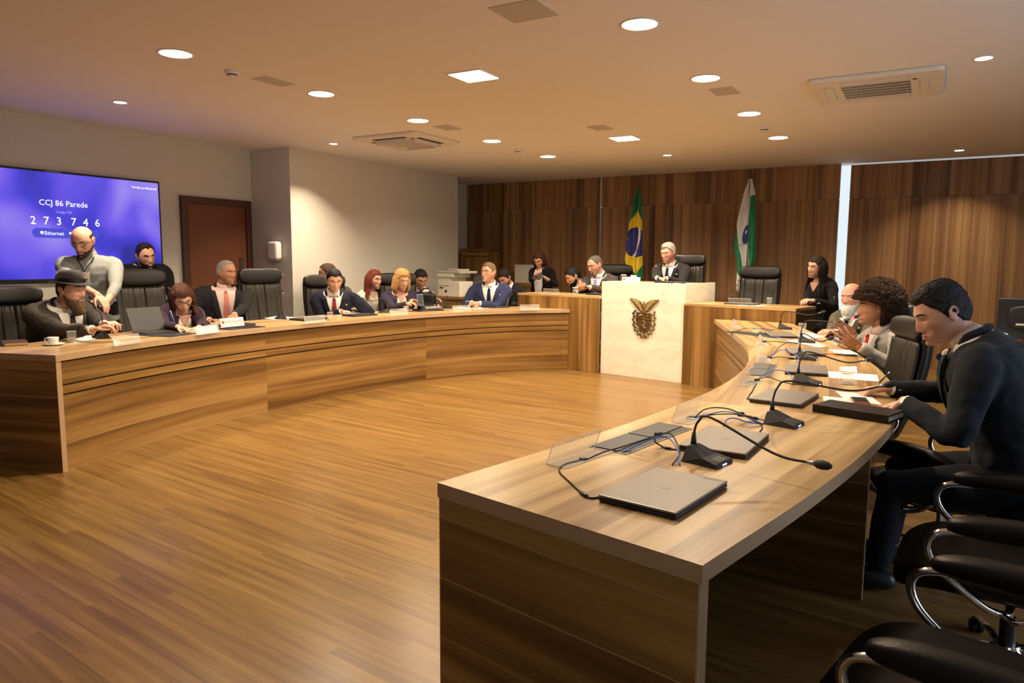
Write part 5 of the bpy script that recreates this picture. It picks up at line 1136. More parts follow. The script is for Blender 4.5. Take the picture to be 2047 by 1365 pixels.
    for sd in (1, -1):
        R_ = HM.to_4x4() @ Matrix.Rotation(sd * -.25, 4, 'Z')
        m.ell(hw((sd * .078, -.010, -.002)) - org, (.0065 * hs, .015 * hs, .027 * hs), 12, 10, mat=R_)
        ring = [hw((sd * (.0835 + .003 * math.sin(a)), -.012 - .004 * math.sin(a) + .0155 * math.cos(a), .001 + .0285 * math.sin(a))) - org for a in np.linspace(-1.9, 3.4, 16)]
        m.tube(ring, .0038 * hs, 7)
        S, E, W, hd_, pn_ = arms[sd]
        m.tube([S - org, (S + E) / 2 - org, E - org, (E * .6 + W * .4) - org, W - org], [.040, .036, .032, .032, .0255 if not fem else .022], 12); m.ell(E - org, (.031,) * 3, 10, 8); m.ell(W - org, (.0245,) * 3, 10, 8)
        add_hand(m, W - org, hd_, pn_, sd * -1, curl[0 if sd == 1 else 1], spread[0 if sd == 1 else 1], 1.0 if not fem else .9, thumb)
    m.v = list(m.v); root = m.build('person', SK[sk], smooth=True, loc=org * PS); root.scale = (PS, PS, PS); remesh(root, vox, 1, .4); tag(root, label, 'person')
    def child(m, name, mat, **k): return m.build(name, mat, root, **k)
    def hm(p): return hw(p) - org
    # face details
    fy = {}
    def yat(x, z):
        d = ((hp[:, 0] - x) ** 2 + (hp[:, 2] - z) ** 2) + (hp[:, 1] < 0) * 9; return float(hp[int(np.argmin(d)), 1])
    if face_detail:
        for sd in (1, -1):
            ex, ez = sd * .0315, .014; y0 = yat(ex, ez)
            if eyes == 'open':
                m = MB(); m.ell(hm((ex, y0 - .0095, ez)), (.0122 * hs,) * 3, 16, 12); e = child(m, 'eye', 'eyew', smooth=True)
                m = MB(); g = Vector((0.0, 1, -.05)).normalized(); m.ell(hm((ex, y0 - .0095 + .0072, ez - .001)), (.0062 * hs,) * 3, 12, 10); m.build('iris', 'eyed', e, smooth=True)
                m = MB(); m.ell(hm((ex, y0 - .0098, ez + .0045)), (.0145 * hs, .0128 * hs, .0095 * hs), 16, 10, mat=HM4.to_3x3().to_4x4()); child(m, 'eyelid', SK[sk], smooth=True)
            else:
                m = MB(); m.ell(hm((ex, y0 - .0085, ez)), (.0145 * hs, .0120 * hs, .0105 * hs), 16, 10, mat=HM4.to_3x3().to_4x4()); child(m, 'eyelid', SK[sk], smooth=True)
                m = MB(); m.tube([hm((ex + q * .012, y0 + .0022 - .004 * q * q, ez - .006 + .003 * q * q)) for q in (-1, -.5, 0, .5, 1)], [.0004, .0013, .0015, .0013, .0004], 5); child(m, 'eyelashes', HR['dark'])
            if hair != 'none':
                m = MB(); m.tube([hm((sd * x_, yat(sd * x_, z_) + .0005, z_)) for x_, z_ in ((.014, .030), (.022, .034), (.034, .037), (.045, .034), (.052, .029))], [.0015, .0036, .0038, .003, .001], 6); child(m, 'eyebrow', HR[(hair or {}).get('brow', (hair or {}).get('mat', 'dark'))], smooth=True)
        m = MB(); 
        for zc, q in ((-.0575, .0034), (-.0675, .0042)): m.tube([hm((x_, yat(x_, zc) + .0002, zc + (.001 if zc > -.06 else -.0005) * math.cos(x_ * 90))) for x_ in np.linspace(-.022, .022, 9)], [.0008] + [q * (1 - (k_ / 4 - 1) ** 2 * .5) for k_ in range(1, 8)] + [.0008], 6)
        child(m, 'lips', mouth, smooth=True)
    # hair
    if hair and hair != 'none':
        k = hair['kind']; Hm = HR[hair['mat']]
        if k == 'afro':
            m = MB(); vs = []; nu, nv = 150, 100
            for i in range(nv + 1):
                ph = -PI / 2 + PI * i / nv
                for j in range(nu):
                    th = 2 * PI * j / nu; d = Vector((math.cos(ph) * math.sin(th), math.cos(ph) * math.cos(th), math.sin(ph)))
                    r = Vector((.165 * d.x, (.165 if d.y > 0 else .165) * d.y, .165 * d.z)); n_ = mnoise.noise(d * 5) * .010 + mnoise.noise(d * 18) * .009 + mnoise.noise(d * 48) * .010 + random.uniform(-.005, .005)
                    r = r * (1 + n_ / .14); yy = r.y - .030; zz = r.z + .035; lim = .085 - 2.0 * max(0, .062 - zz) - (0 if zz < .062 else -9); lim = max(lim, -.012); yy = min(yy, lim) if zz < .075 else yy; vs.append(hm((r.x, yy, zz)))
            m.add(vs, grid_faces(nu, nv)); child(m, 'hair', Hm, smooth=True)
        else:
            q, fs = hair_cap(k if k in ('short', 'recede', 'crown', 'fringe') else 'full', hair.get('thick', .009), fem, seed=hair.get('seed', 0), top=hair.get('top'), rough=hair.get('rough', .003), sweep=hair.get('sweep', 0))
            m = MB(); m.add([hm(p) for p in q], fs); child(m, 'hair', Hm, smooth=True)
        if k in ('long', 'fringelong', 'bob'):
            m = MB(); L_ = hair.get('length', .36); rng = random.Random(5)
            for a in np.linspace(62 if k != 'bob' else 55, 298 if k != 'bob' else 305, 34):
                ar = rd(a); front = math.cos(ar); x0, y0 = math.sin(ar), math.cos(ar); jl = rng.uniform(.85, 1.05)
                pts = [(x0 * .060, y0 * .075 - .01, .075), (x0 * .086, y0 * .100 - .008, .02), (x0 * .092, y0 * .102 - .008, -.05), (x0 * (.090 if k != 'bob' else .096), y0 * .09 - .012, -.10)]
                if k == 'bob': pts += [(x0 * .082, y0 * .08 - .01, -.135)]
                W_ = [hw(p) for p in pts]
                if k != 'bob':
                    b0 = W_[-1]; fwd = .05 if front > -.15 else -.03; 
                    for q_ in (.33, .66, 1.0): W_.append(b0 + Vector((0, 0, -(L_ - .1) * q_ * jl)) + bf * fwd * q_ * (1 if not hair.get('fwd') else hair['fwd']) + br * (x0 * .03 * q_ + rng.uniform(-.006, .006)))
                rr = [.014, .019, .020, .019] + ([.014, .009, .004] if k != 'bob' else [.006]); m.tube([p - org for p in smoothline(W_, 3)], [float(np.interp(i_, np.linspace(0, len(W_) - 1, len(rr)), rr)) for i_ in np.linspace(0, len(W_) - 1, (len(W_) - 1) * 3 + 1)], 8, flat=.6, upv=Vector((x0, y0, 0.01)))
            child(m, 'hair_lengths', Hm, smooth=True)
    if beard:
        P_, T = head_pts(110, 90, fem, True); deg = np.degrees(np.abs(T)); z = P_[..., 2]; ln = beard.get('len', .012); bt = beard.get('kind', 'full')
        up = np.interp(deg, [0, 12, 24, 40, 62, 80, 95, 110, 180], [-.043, -.044, -.052, -.056, -.052, -.030, -.02, -.09, -.2])
        if bt == 'stache': mk = sst((-.046 - z) / .005 + .5) * sst((z + .0555) / .004 + .5) * sst((28 - deg) / 5 + .5)
        else:
            mk = sst((up - z) / .008 + .5) * sst((96 - deg) / 8 + .5)
            mouthm = np.exp(-((z + .0625) / .0075) ** 4) * (np.abs(P_[..., 0]) < .021); mk = mk * (1 - mouthm)
            if bt == 'goatee': mk = mk * sst((34 - deg) / 8 + .5)
        d = P_ / np.linalg.norm(P_, axis=-1, keepdims=True); n_ = np.array([[mnoise.noise(Vector(p) * 110) for p in row] for row in P_]); down = np.zeros_like(P_); down[..., 2] = -1; down[..., 1] = .15
        g = sst((-z - .045) / .05) * np.clip(np.cos(T) + .25, 0, 1); Q = P_ + d * (mk * (.0018 + .002 * n_ + ln * .35 * g) - (1 - mk) * .012)[..., None] + down * (mk * g * ln * beard.get('drop', 1.0))[..., None]
        m = MB(); m.add([hm(p) for p in Q.reshape(-1, 3)], grid_faces(110, 90)); child(m, 'moustache' if bt == 'stache' else 'beard', HR[beard['mat']], smooth=True)
        if beard.get('tip'):
            m = MB(); pts = [hm((0, .085, -.06)), hm((0, .10, -.10)), hm((0, .098, -.14)), hm((0, .088, -.175))]; m.tube(smoothline(pts, 4), [.025, .03, .036, .038, .038, .038, .037, .035, .032, .028, .024, .018, .006], 16, flat=.7, upv=HM @ Vector((0, 1, 0))); child(m, 'beard_tip', HR[beard['tip']], smooth=True)
    if glasses:
        m = MB(); gy = yat(.0315, .014) + .014
        for sd in (1, -1):
            rw, rh = (.0225, .0165); m.tube([hm((sd * .032 + rw * sq(math.cos(a), .8), gy - .25 * abs(rw * math.cos(a)) * (1 if math.cos(a) * sd > 0 else 0), .010 + rh * sq(math.sin(a), .8))) for a in np.linspace(0, 2 * PI, 22, endpoint=False)], .0017, 5, closed=True)
            m.tube([hm((sd * .054, gy - .006, .014)), hm((sd * .072, gy - .03, .014)), hm((sd * .080, .0, .012)), hm((sd * .082, -.012, .004))], .0013, 5)
        m.tube([hm((-.010, gy, .014)), hm((0, gy + .003, .016)), hm((.010, gy, .014))], .0013, 5); g_ = child(m, 'glasses', 'steel' if glasses == 'metal' else 'blackp', smooth=True)
    # clothing
    ct = CL[coat] if coat else None; st_ = CL[shirt]
    def sleeve(m, sd, r, e=.04, cutw=.955):
        S, E, W, hd_, pn_ = arms[sd]; W2 = E + (W - E) * cutw; inn = cS + (S - cS) * .45
        P_ = [inn, S * .85 + cS * .15 + U * .004, S + (E - S) * .14, S + (E - S) * .5, E, E + (W2 - E) * .45, W2]; m.tube([p - org for p in smoothline(P_, 3)], [float(np.interp(i_ / 3, range(7), [r[0] * .72, r[0] * .90, r[0] * .94, r[1], r[2], r[3], r[4]])) for i_ in range(19)], 18)
    def garment(add, r, name, mat, t0=-.0, hem=0.0, cutw=.955, bot=True):
        m = MB(); torso(m, add, 0.0, .985, K=44, drop=.085 if name == 'jacket' else 0.0)
        if hem:
            c, f, rr, tg = frame(0); a, b = ab(0, add); vs = []; n = 34
            dn = -tg if not stand else -Z
            for i in range(4):
                for j in range(n): th = 2 * PI * j / n; vs.append(c + dn * (hem * i / 3) + rr * (a + .006 * i) * sq(math.cos(th), .87) + f * (b + .006 * i) * sq(math.sin(th), .87) - org)
            m.add(vs, [(i * n + j, (i + 1) * n + j, (i + 1) * n + (j + 1) % n, i * n + (j + 1) % n) for i in range(3) for j in range(n)] + [tuple(range(n)), tuple(3 * n + j for j in range(n))[::-1]])
        for sd in (1, -1): sleeve(m, sd, r, cutw=cutw)
        o = child(m, name, mat, smooth=True); remesh(o, max(.0085, vox), 4, .5)
        tx = bpy.data.textures.get('folds') or bpy.data.textures.new('folds', 'CLOUDS'); tx.noise_scale = .085; tx.noise_depth = 1
        dp = o.modifiers.new('folds', 'DISPLACE'); dp.texture = tx; dp.strength = folds; dp.mid_level = .5; dp.texture_coords = 'GLOBAL'
        return o
    def patch(name, mat, rows, off, thick=.004, K=14, parent=None):
        """rows: list of (t, xleft, xright)"""
        m = MB(); vs = []; fs = []
        for t, x0, x1 in rows:
            for j in range(K + 1): vs.append(surf(t, x0 + (x1 - x0) * j / K, off) - org)
        for i in range(len(rows) - 1):
            for j in range(K): fs.append((i * (K + 1) + j, i * (K + 1) + j + 1, (i + 1) * (K + 1) + j + 1, (i + 1) * (K + 1) + j))
        m.add(vs, fs); o = m.build(name, mat, parent or root, smooth=True); s_ = o.modifiers.new('s', 'SOLIDIFY'); s_.thickness = thick; s_.offset = 0; return o
    SR = (.066 * bw, .058 * bw, .050, .046, .037) if not fem else (.055 * bw, .048 * bw, .042, .038, .032)
    A0 = .013 if not fem else .010
    if top == 'suit':
        garment(A0, SR, 'jacket', ct, hem=.12)
        m = MB(); torso(m, -.010, .70, .985, K=12); child(m, 'shirt_yoke', st_, smooth=True)
        tv = vdeep; xs = .074 * bw if not fem else .064
        rows = [(tv + (.955 - tv) * i / 10, -(.006 + xs * (i / 10) ** .8), .006 + xs * (i / 10) ** .8) for i in range(11)]; patch('shirt', st_, rows, A0 + .014, .008)
        for sd in (1, -1):
            lp = [(tv + (.950 - tv) * i / 10, sd * (.0 + xs * (i / 10) ** .8), sd * (.012 + xs * (i / 10) ** .8 + .052 * min(1, (i / 10) * 1.35) * (1 if i < 8 else .62))) for i in range(11)]; patch('lapel', ct, lp, A0 + .020, .008, 5)
        if tie:
            rows = [(tv + (.93 - tv) * i / 10, -(.036 - .019 * i / 10), (.036 - .019 * i / 10)) for i in range(11)]; o = patch('tie', CL[tie], rows, A0 + .024, .006, 6)
            m = MB(); kp = surf(.93, 0, A0 + .022) - org; m.ell(kp, (.017, .012, .016), 12, 8); m.build('tie_knot', CL[tie], o, smooth=True)
        if pin: m = MB(); m.ell(surf(.80, .115 * bw * -1, A0 + .027) - org, (.009, .009, .009), 10, 8); child(m, 'lapel_pin', 'gold', smooth=True)
    elif top == 'shirt': garment(.006, tuple(x * .9 for x in SR), 'shirt', st_, hem=.10 if stand else .05, cutw=.955 if cuff else .62)
    elif top == 'blouse':
        garment(.006, tuple(x * .92 for x in SR), 'blouse', st_, hem=.04); rows = [(.80 + .165 * i / 6, -.045 * (i / 6) - .002, .045 * (i / 6) + .002) for i in range(7)]; patch('neck_opening', SK[sk], rows, .010, .004)
    elif top == 'open':      # open cardigan or blazer over a light top
        garment(A0, SR, 'jacket', ct, hem=.10, cutw=.955 if cuff else .68); rows = [(.02 + .90 * i / 12, -(.05 + .022 * math.sin(i / 12 * PI)), .05 + .022 * math.sin(i / 12 * PI)) for i in range(13)]; patch('inner_top', st_, rows, A0 + .010, .005)
        rows = [(.80 + .175 * i / 6, -.055 * (i / 6) - .003, .055 * (i / 6) + .003) for i in range(7)]; patch('neck_opening', SK[sk], rows, A0 + .014, .004)
        for sd in (1, -1): patch('lapel', ct, [(.10 + .84 * i / 10, sd * (.052 + .02 * math.sin(i / 10 * PI)), sd * (.075 + .045 * math.sin(min(1, i / 8) * PI / 2))) for i in range(11)], A0 + .014, .006, 5)
    # collar and cuffs
    if top in ('suit', 'shirt'):
        c, f, r, tg = frame(1.0); m = MB(); nn = 26; vs = []
        nu_ = (nj - nb0).normalized(); cb = nb0 - org; rr0, rr1 = (.068, .060)
        for ri, (h_, rad) in enumerate(((-.048, rr0 + .024), (.012, rr0), (.034, rr1), (.030, rr1 - .006), (-.03, rr0))):
            for j in range(nn): th = 2 * PI * j / nn; vs.append(cb + nu_ * (h_ + (.014 if ri in (1, 2, 3) else 0) * -math.sin(th)) + r * rad * math.cos(th) + f * rad * 1.02 * math.sin(th))
        m.add(vs, [(i * nn + j, i * nn + (j + 1) % nn, ((i + 1) % 5) * nn + (j + 1) % nn, ((i + 1) % 5) * nn + j) for i in range(5) for j in range(nn)]); child(m, 'collar', st_, smooth=True)
        if top == 'suit':
            m = MB(); m.tube([cb + (r * math.cos(a) + f * math.sin(a)) * (.080 + .012 * max(0, math.sin(a))) + nu_ * (.008 if math.sin(a) < 0 else .008 - .055 * math.sin(a)) for a in np.linspace(PI * .78, PI * 2.22, 22)], [.009] + [.015] * 20 + [.009], 8); child(m, 'jacket_collar', ct, smooth=True)
    if cuff and top == 'suit':
        for sd in (1, -1):
            S, E, W, hd_, pn_ = arms[sd]; d = (W - E).normalized(); m = MB(); m.tube([W - d * .045 - org, W - d * .003 - org], [.034, .0315], 16); child(m, 'shirt_cuff', st_, smooth=True)
    if legs:
        m = MB(); hj = {s: P + br * s * .085 * bw - Z * (.02 if not stand else .0) for s in (1, -1)}; feet = []
        for s in (1, -1):
            if stand: kn = Vector((P.x, P.y, floor + .47)) + br * s * .10 + bf * .02; an = Vector((P.x, P.y, floor + .09)) + br * s * .11
            else:
                kf = bf if knee_face is None else Vector((math.cos(rd(knee_face)), math.sin(rd(knee_face)), 0)); kn = hj[s] + kf * .42 + br * s * .05 + Z * .0; kn.z = floor + .50 + min(0, seat - .5); an = Vector((kn.x, kn.y, floor + .10)) + kf * .03
            m.tube([p - org for p in (hj[s] + (Z * .06 if stand else -bf * .05), hj[s], (hj[s] + kn) / 2, kn, (kn + an) / 2, an)], [.09 * bw, .092 * bw, .078 * bw, .060, .055, .046], 14); m.ell(kn - org, (.062,) * 3, 12, 8); feet.append(an)
        torso(m, -.004, 0, .16, K=4); o = child(m, 'trousers', CL[trousers], smooth=True); remesh(o, .012, 3)
        if feetn:
            kf = bf if (knee_face is None or stand) else kf
            for an in feet:
                R_ = Matrix.Rotation(math.atan2(kf.y, kf.x), 4, 'Z'); m = MB(); superquad(m, Vector((an.x, an.y, floor + .05)) + kf * .07 - org, (.14, .048, .045), .7, .75, mat=R_, nu=22, nv=10); child(m, 'shoe', 'blackp', smooth=True)
    info = dict(root=root, surf=surf, org=org, hw=hw, HM=HM, arms=arms, A0=A0, child=child, frame=frame)
    return info
dv = lambda a: Vector((math.cos(math.radians(a)), math.sin(math.radians(a)), 0))
# ---- along the laptop desk
person('man in dark navy suit bent over printed papers at the desk edge', PD(1884, 626, 3.18), 200, 26, 0, body=176,  sk='light', hair=dict(kind='short', mat='black', thick=.011, top=.012, rough=.005), eyes='down', coat='navy2', tie='navytie', trousers='navy2', folds=.015, neckz=.025, neckf=.02, handL=PZ(1808, 804, HD + .055), handR=PZ(1776, 776, HD + .045), hdL=Vector((-.70, .10, -.35)), hdR=Vector((-.9, -.15, -.15)), curl=(.85, .6), bw=1.17, vox=.004, hs=.975, shoulder=1.05, lean=.20, poleL=Vector((.25, -.6, -.8)), poleR=Vector((.3, .7, -.5)), pin=False)
t = empty('pen', PZ(1762, 758, HD + .05), 0, 'black and silver pen held by the man in dark navy suit', 'pen'); m = MB(); A = Vector((-.01, 0, -.02)); B2 = Vector((.03, .02, .03)); m.tube([A, B2], .0045, 8); m.build('barrel', 'blackp', t, smooth=True); m = MB(); m.tube([B2, B2 + (B2 - A) * .15], .004, 8); m.build('clip', 'steel', t)
person('man with large brown afro in light grey blazer gesturing with both hands', PD(1749, 615, 5.45), 203, 4, 0, body=205,  sk='tan', hair=dict(kind='afro', mat='afro', brow='dark'), coat='lightgrey', shirt='blushshirt', tie='redtie', trousers='lightgrey', folds=.018, handL=PD(1718, 693, 5.10), handR=PD(1704, 664, 5.62), hdL=(-RIGHT * .85 + UPV * .55 + FWD * .1), hdR=(-RIGHT * .9 + UPV * .35 - FWD * .1), palmL=Vector((.1, .9, .2)), palmR=Vector((-.1, -.9, .1)), curl=(.22, .25), spread=(.9, 1.0), vox=.0045, poleL=Vector((.5, -.6, -.9)), poleR=Vector((.3, .8, -.6)), lean=.10, thumb=.25, pin=False, bw=.98)
person('bald man with long white beard in taupe suit, hands clasped', PD(1703, 594, 6.85), 245, 6, 0, body=235,  sk='rosy', hair=dict(kind='crown', mat='white', thick=.008), beard=dict(kind='full', mat='white', len=.05, drop=1.2, tip='white'), coat='taupe', shirt='white', tie='navytie', trousers='taupe', handL=PD(1668, 664, 6.55), handR=PD(1660, 668, 6.62), hdL=Vector((-.8, .3, .1)), hdR=Vector((-.5, -.8, .1)), curl=(.9, .9), bw=1.1, lean=.12)
t = empty('headphone', PD(1668, 596, 6.8), 0, 'small black earpiece beside the white-bearded head', 'earpiece'); m = MB(); m.ell((0, 0, 0), (.012, .012, .02)); m.build('shell', 'blackp', t, smooth=True); m = MB(); m.tube([(0, 0, .01), (.01, 0, .03)], .003, 6); m.build('hook', 'blackp', t)
# ---- dais
hp_ = PZ(1620, 605, 1.03)
person('woman in black with long dark hair and folded hands', PD(1633, 534, 8.75), 232, 8, -10, body=238, seat=.44, floor=0.14, fem=True, sk='light', hair=dict(kind='long', mat='dark', thick=.010, length=.34, fwd=.5), top='open', coat='black', shirt='black', trousers='black', handL=PD(1625, 601, 8.5), handR=PD(1619, 604, 8.55), hdL=Vector((-.9, .35, .15)), hdR=Vector((-.3, -.7, .2)), curl=(.7, .7), lean=.14, mouth='lip', knee_face=215)
t = empty('wristwatch', PD(1637, 606, 8.42), 0, 'pale watch on the wrist of the black-dressed woman', 'watch'); m = MB(); m.lathe([(.012, -.004), (.014, 0), (.012, .004), (.0001, .005)], 14); m.build('case', 'gold', t, smooth=True); m = MB(); m.tube([(-.02, 0, -.01), (-.012, 0, 0), (.012, 0, 0), (.02, 0, -.01)], .005, 8, flat=.5); m.build('strap', 'tagm', t)
person('grey-haired man with white moustache presiding at the marble podium', PD(1336, 506, 10.3), 250, 12, 0, body=262,  floor=PH, sk='rosy', hair=dict(kind='short', mat='grey', thick=.009, top=.010, brow='silver'), beard=dict(kind='stache', mat='white'), eyes='open', coat='darksuit', tie='navytie', handL=PD(1331, 557, 9.93), handR=PD(1314, 556, 9.90), hdL=Vector((-.9, .1, .0)), hdR=Vector((.7, -.5, .0)), curl=(.8, .8), bw=1.14, hs=1.05, lean=.12)
person('balding man in grey suit with lilac tie reading a phone', PD(1190, 530, 10.55), 240, 22, 0, body=262,  floor=.14, sk='light', hair=dict(kind='recede', mat='pepper', thick=.004), beard=dict(kind='goatee', mat='pepper', len=.006), eyes='down', coat='greysuit', tie='lilactie', trousers='greysuit', handL=PD(1178, 574, 10.15), handR=PD(1160, 577, 10.2), hdL=Vector((-.8, -.1, .1)), hdR=Vector((.4, -.7, .1)), palmL=Vector((0, .2, 1)), palmR=Vector((.3, .2, 1)), curl=(.6, .6), bw=1.12, hs=1.05, lean=.14, cuff=True)
phone(PD(1166, 571, 10.12), (.35, .1, .9), 'phone held by the man with the lilac tie', 'blackp')
person('dark-haired bearded man in black bending low behind the raised desk', PD(1146, 553, 10.75), 225, 30, 0, body=240, seat=.38, floor=0.0, sk='light', hair=dict(kind='short', mat='black', thick=.012, top=.006), eyes='down', beard=dict(kind='full', mat='black', len=.006), coat='black', tie='navytie', lean=.3, vox=.007, pin=False)
person('woman standing in black blazer over white top, typing on a phone', PD(1078, 519, 11.6), 275, 32, 0, body=272, stand=True, floor=0, fem=True, sk='light', hair=dict(kind='fringelong', mat='auburn', thick=.011, length=.36, fwd=1.0), eyes='down', top='open', coat='black', shirt='white', trousers='black', handL=PD(1089, 555, 11.3), handR=PD(1070, 555, 11.3), hdL=Vector((-.5, -.4, .35)), hdR=Vector((.5, -.4, .35)), palmL=Vector((0, .2, .9)), palmR=Vector((0, .2, .9)), curl=(.6, .6), cuff=False, mouth='lip')
phone(PD(1079, 552, 11.2), (1.0, 0, 0), 'dark phone held by the standing woman', 'blackp')
person('dark-haired man in dark suit looking down at the small walnut table', PD(1009, 556, 11.0), 262, 34, 0, body=275, seat=.44, sk='rosy', hair=dict(kind='short', mat='dark', thick=.012, top=.010), beard=dict(kind='full', mat='dark', len=.008), eyes='down', coat='darksuit', tie=None, lean=.16, vox=.007, bw=1.05, pin=False)
# ---- along the screen-side desk
person('man in blue suit and navy tie, hands folded, looking aside', PD(977, 545, 10.15), 262, 0, 0, body=292,  sk='light', hair=dict(kind='short', mat='sandy', thick=.005, top=.004), glasses='metal', coat='blue', tie='navytie', trousers='blue', handL=PZ(958, 606, .90), handR=PZ(944, 605, .90), hdL=Vector((-.8, -.2, .1)), hdR=Vector((.75, -.35, .1)), curl=(.8, .8), bw=1.2, hs=1.06, lean=.10)
person('man in dark blue and white plaid shirt looking down', PD(840, 558, 10.35), 330, 28, 0, body=325,  sk='tan', hair=dict(kind='short', mat='black', thick=.012, top=.006), eyes='down', top='shirt', shirt='plaid', trousers='denim', lean=.16, handR=PD(862, 600, 10.1), bw=1.0, cuff=False)
t = empty('shoulder_bag', PD(852, 598, 10.0), .3, 'black bag on the lap of the plaid-shirted man', 'bag'); m = MB(); superquad(m, (0, 0, 0), (.14, .06, .09), .5, .5); m.build('bag_body', 'leather', t, smooth=True); m = MB(); m.tube(smoothline([(-.08, 0, .07), (-.04, 0, .14), (.04, 0, .14), (.08, 0, .07)], 5), .008, 7); m.build('strap', 'leather', t, smooth=True)
person('smiling blonde woman in dark violet blazer holding a blue phone', PD(803, 561, 9.55), 333, 14, 0, body=322,  fem=True, sk='light', hair=dict(kind='bob', mat='blonde', thick=.022, top=.012), eyes='down', glasses='metal', top='open', coat='violet', shirt='cream', trousers='violet', handL=PD(833, 606, 9.35), handR=PD(815, 607, 9.25), hdL=Vector((.0, -.7, .5)), hdR=Vector((.8, .1, .1)), curl=(.7, .7), bw=1.16, mouth='lip', lean=.12)
MAT['bluecase'] = plain('light_blue_phone_case', (.20, .32, .52), .5)
phone(PD(840, 600, 9.2), (1.2, 0, .9), 'blue-cased phone held by the blonde woman', 'bluecase', 1.1)
person('red-haired woman in white blouse sitting half behind a chair', PD(748, 559, 9.95), 352, 8, 0, body=335,  fem=True, sk='light', hair=dict(kind='long', mat='red', thick=.013, length=.24, fwd=.5), top='blouse', shirt='cream', trousers='black', lean=.08, vox=.0065)
person('young man in dark navy suit and wine tie looking down', PD(668, 561, 8.75), 324, 20, 0, body=318,  sk='light', hair=dict(kind='short', mat='black', thick=.008, top=.004, rough=.0015), eyes='down', coat='navy', tie='winetie', trousers='navy', handL=PZ(712, 617, .87), handR=PZ(683, 622, .87), hdL=Vector((.1, -.8, -.1)), hdR=Vector((.8, .3, -.1)), curl=(.9, .9), bw=1.12, hs=1.05, lean=.16)
person('brown-haired man mostly hidden behind the young man in dark navy', PD(655, 547, 9.45), 225, 5, 0, body=300,  sk='tan', hair=dict(kind='short', mat='brown', thick=.007), coat='greysuit', tie=None, lean=.1, vox=.007, pin=False)
person('grey-haired man in dark suit with pink tie looking aside', PD(452, 545, 8.15), 2, 6, 0, body=330,  sk='tan', hair=dict(kind='recede', mat='grey', thick=.006), coat='darksuit', tie='pinktie', shirt='blushshirt', handL=PD(468, 630, 7.8), handR=PD(420, 640, 7.9), curl=(.7, .7), bw=1.3, hs=1.03, lean=.06, vdeep=.10, pin=False)
person('woman with long auburn hair writing, head bowed, dark cardigan', PD(364, 594, 6.95), 338, 40, 12, body=348,  fem=True, sk='light', hair=dict(kind='long', mat='auburn', thick=.012, length=.30, fwd=1.2), eyes='down', glasses='metal', top='open', coat='purple', shirt='white', trousers='purple', handL=PZ(398, 655, .87), handR=PZ(356, 654, .875), hdL=Vector((.3, -.8, -.1)), hdR=Vector((.8, .25, -.15)), curl=(.7, .8), lean=.26, bw=1.08)
t = empty('pen', PZ(346, 634, .95), 0, 'blue pen held by the writing woman', 'pen'); m = MB(); m.tube([(.02, 0, -.06), (-.03, 0, .05)], .005, 8); m.build('barrel', 'blue', t, smooth=True); m = MB(); m.tube([(-.03, 0, .05), (-.034, 0, .06)], .004, 8); m.build('cap', 'paper', t)
person('bearded man with glasses and black shirt behind an empty chair', PD(291, 512, 7.85), 352, 14, 8, body=340, stand=True, floor=-.0, sk='light', hair=dict(kind='recede', mat='dark', thick=.010, top=.006), beard=dict(kind='full', mat='dark', len=.012), glasses='black', top='shirt', shirt='black', trousers='black', bw=1.15, lean=.1, neckf=.03, neckz=.0)
g = person('bald bearded man in pale grey shirt wearing a lanyard', PD(166, 482, 6.75), 306, 26, 0, body=318, stand=True, floor=0, sk='light', hair=dict(kind='crown', mat='brown', thick=.0003, rough=.0005), beard=dict(kind='full', mat='brown', len=.008), eyes='down', glasses='black', top='shirt', shirt='skyshirt', trousers='black', handL=PD(213, 603, 6.45), handR=PD(196, 590, 6.40), hdL=Vector((-.1, -.6, -.8)), hdR=Vector((.75, .1, -.6)), curl=(.4, .5), bw=1.16, hs=1.04, cuff=False, poleL=Vector((-.3, .7, -.3)), poleR=Vector((-.4, -.8, -.2)))
m = MB(); sf, og = g['surf'], g['org']
m.tube([sf(.97, -.062, .02) - og, sf(.90, -.05, .022) - og, sf(.80, -.02, .026) - og, sf(.70, 0, .028) - og], .0045, 6); m.tube([sf(.97, .062, .02) - og, sf(.90, .05, .022) - og, sf(.80, .02, .026) - og, sf(.70, 0, .028) - og], .0045, 6); g['child'](m, 'lanyard', CL['navytie'])
c = sf(.60, 0, .03) - og; R_ = basis(g['HM'] @ Vector((1, 0, 0)), Vector((0, 0, 1)).cross(g['HM'] @ Vector((1, 0, 0))).normalized() * 1, Vector((0, 0, 1)), c)
m = MB(); m.box((-.035, -.002, -.03), (.035, .002, .045), mat=R_); b_ = g['child'](m, 'badge', 'paper'); m = MB(); m.ell(c + R_.to_3x3() @ Vector((0, .003, .02)), (.013, .003, .013)); m.build('badge_seal', 'red', b_); m = MB(); m.box((-.028, .0022, -.024), (.028, .003, -.004), mat=R_); m.build('badge_stripe', 'gilt', b_)
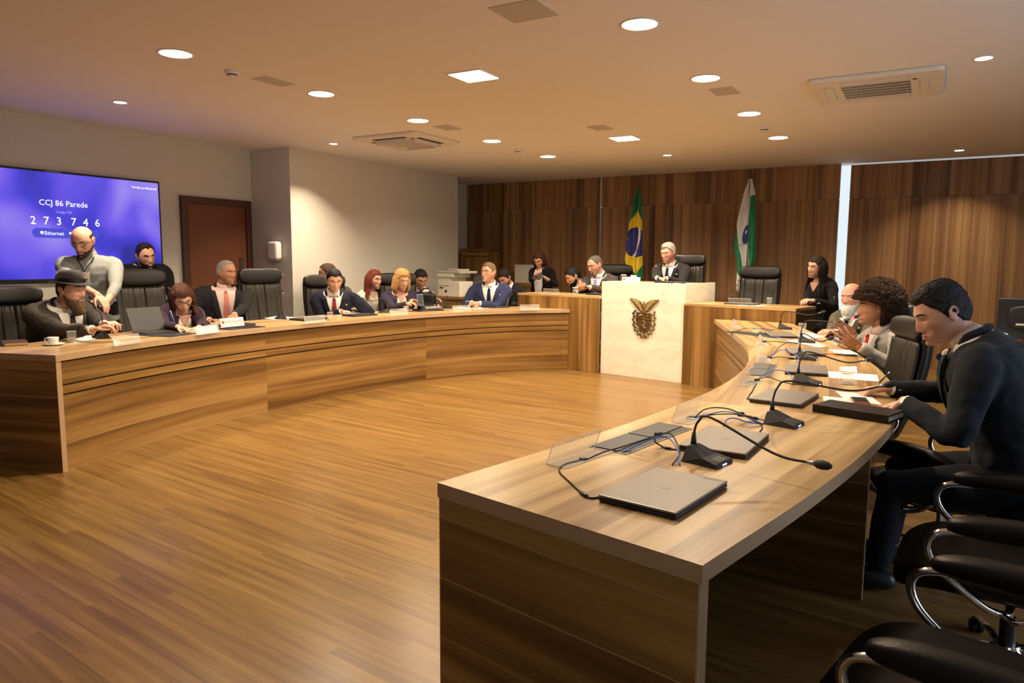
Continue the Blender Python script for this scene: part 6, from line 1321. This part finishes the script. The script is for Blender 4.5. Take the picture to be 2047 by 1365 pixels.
g = person('bearded man in black hat and grey suit speaking into microphone', PD(142, 581, 6.15), 16, 3, 0, body=2,  sk='light', hair=dict(kind='short', mat='brown', thick=.005), beard=dict(kind='full', mat='sandy', len=.045, drop=1.0), coat='greysuit', tie='stripetie', trousers='greysuit', handL=PD(208, 648, 6.0), handR=PD(186, 659, 5.72), hdL=(RIGHT * .8 - FWD * .45 + UPV * .15), hdR=(RIGHT * .9 + FWD * .3 + UPV * .35), curl=(.75, .75), spread=(.4, .4), bw=1.28, hs=1.06, lean=.16, poleR=Vector((-.5, -.3, -1.1)), folds=.018, vdeep=.40, neckz=.012, neckf=.045)
m = MB(); hw, og = g['hw'], g['org']; HM4 = g['HM'].to_4x4() @ Matrix.Rotation(-.06, 4, 'X')
vs = []; prof = [(.0001, .150), (.03, .152), (.06, .148), (.078, .135), (.088, .10), (.094, .062), (.096, .056)]
for r, z in prof:
    for j in range(40): th = 2 * PI * j / 40; vs.append(hw((r * .92 * math.cos(th), r * 1.12 * math.sin(th) - .004 + 0, z - (.016 * math.exp(-(r * math.cos(th) / .03) ** 2) if z > .14 else 0) )) - og)
m.add(vs, grid_faces(40, len(prof) - 1)); ht = g['child'](m, 'hat_crown', 'felt', smooth=True); sd_ = ht.modifiers.new('s', 'SOLIDIFY'); sd_.thickness = .003
m = MB(); vs = []
for r, dz in ((.094, .060), (.108, .054), (.120, .050), (.132, .051), (.134, .054), (.132, .057), (.120, .055), (.108, .059), (.094, .064)):
    for j in range(48): th = 2 * PI * j / 48; vs.append(hw((r * .95 * math.cos(th), r * 1.10 * math.sin(th) - .004, dz + .016 * abs(math.cos(th)) ** 3 * (r - .094) / .05 - .008 * max(0, math.sin(th)) * (r - .094) / .05)) - og)
m.add(vs, grid_faces(48, 8)); m.build('hat_brim', 'felt', ht, smooth=True)
m = MB(); 
vs = []
for z in (.066, .092):
    for j in range(40): th = 2 * PI * j / 40; r = .0965 - (z - .066) * .12; vs.append(hw((r * .92 * math.cos(th), r * 1.12 * math.sin(th) - .004, z)) - og)
m.add(vs, grid_faces(40, 1)); m.build('hat_band', 'leather', ht, smooth=True)
#==END==
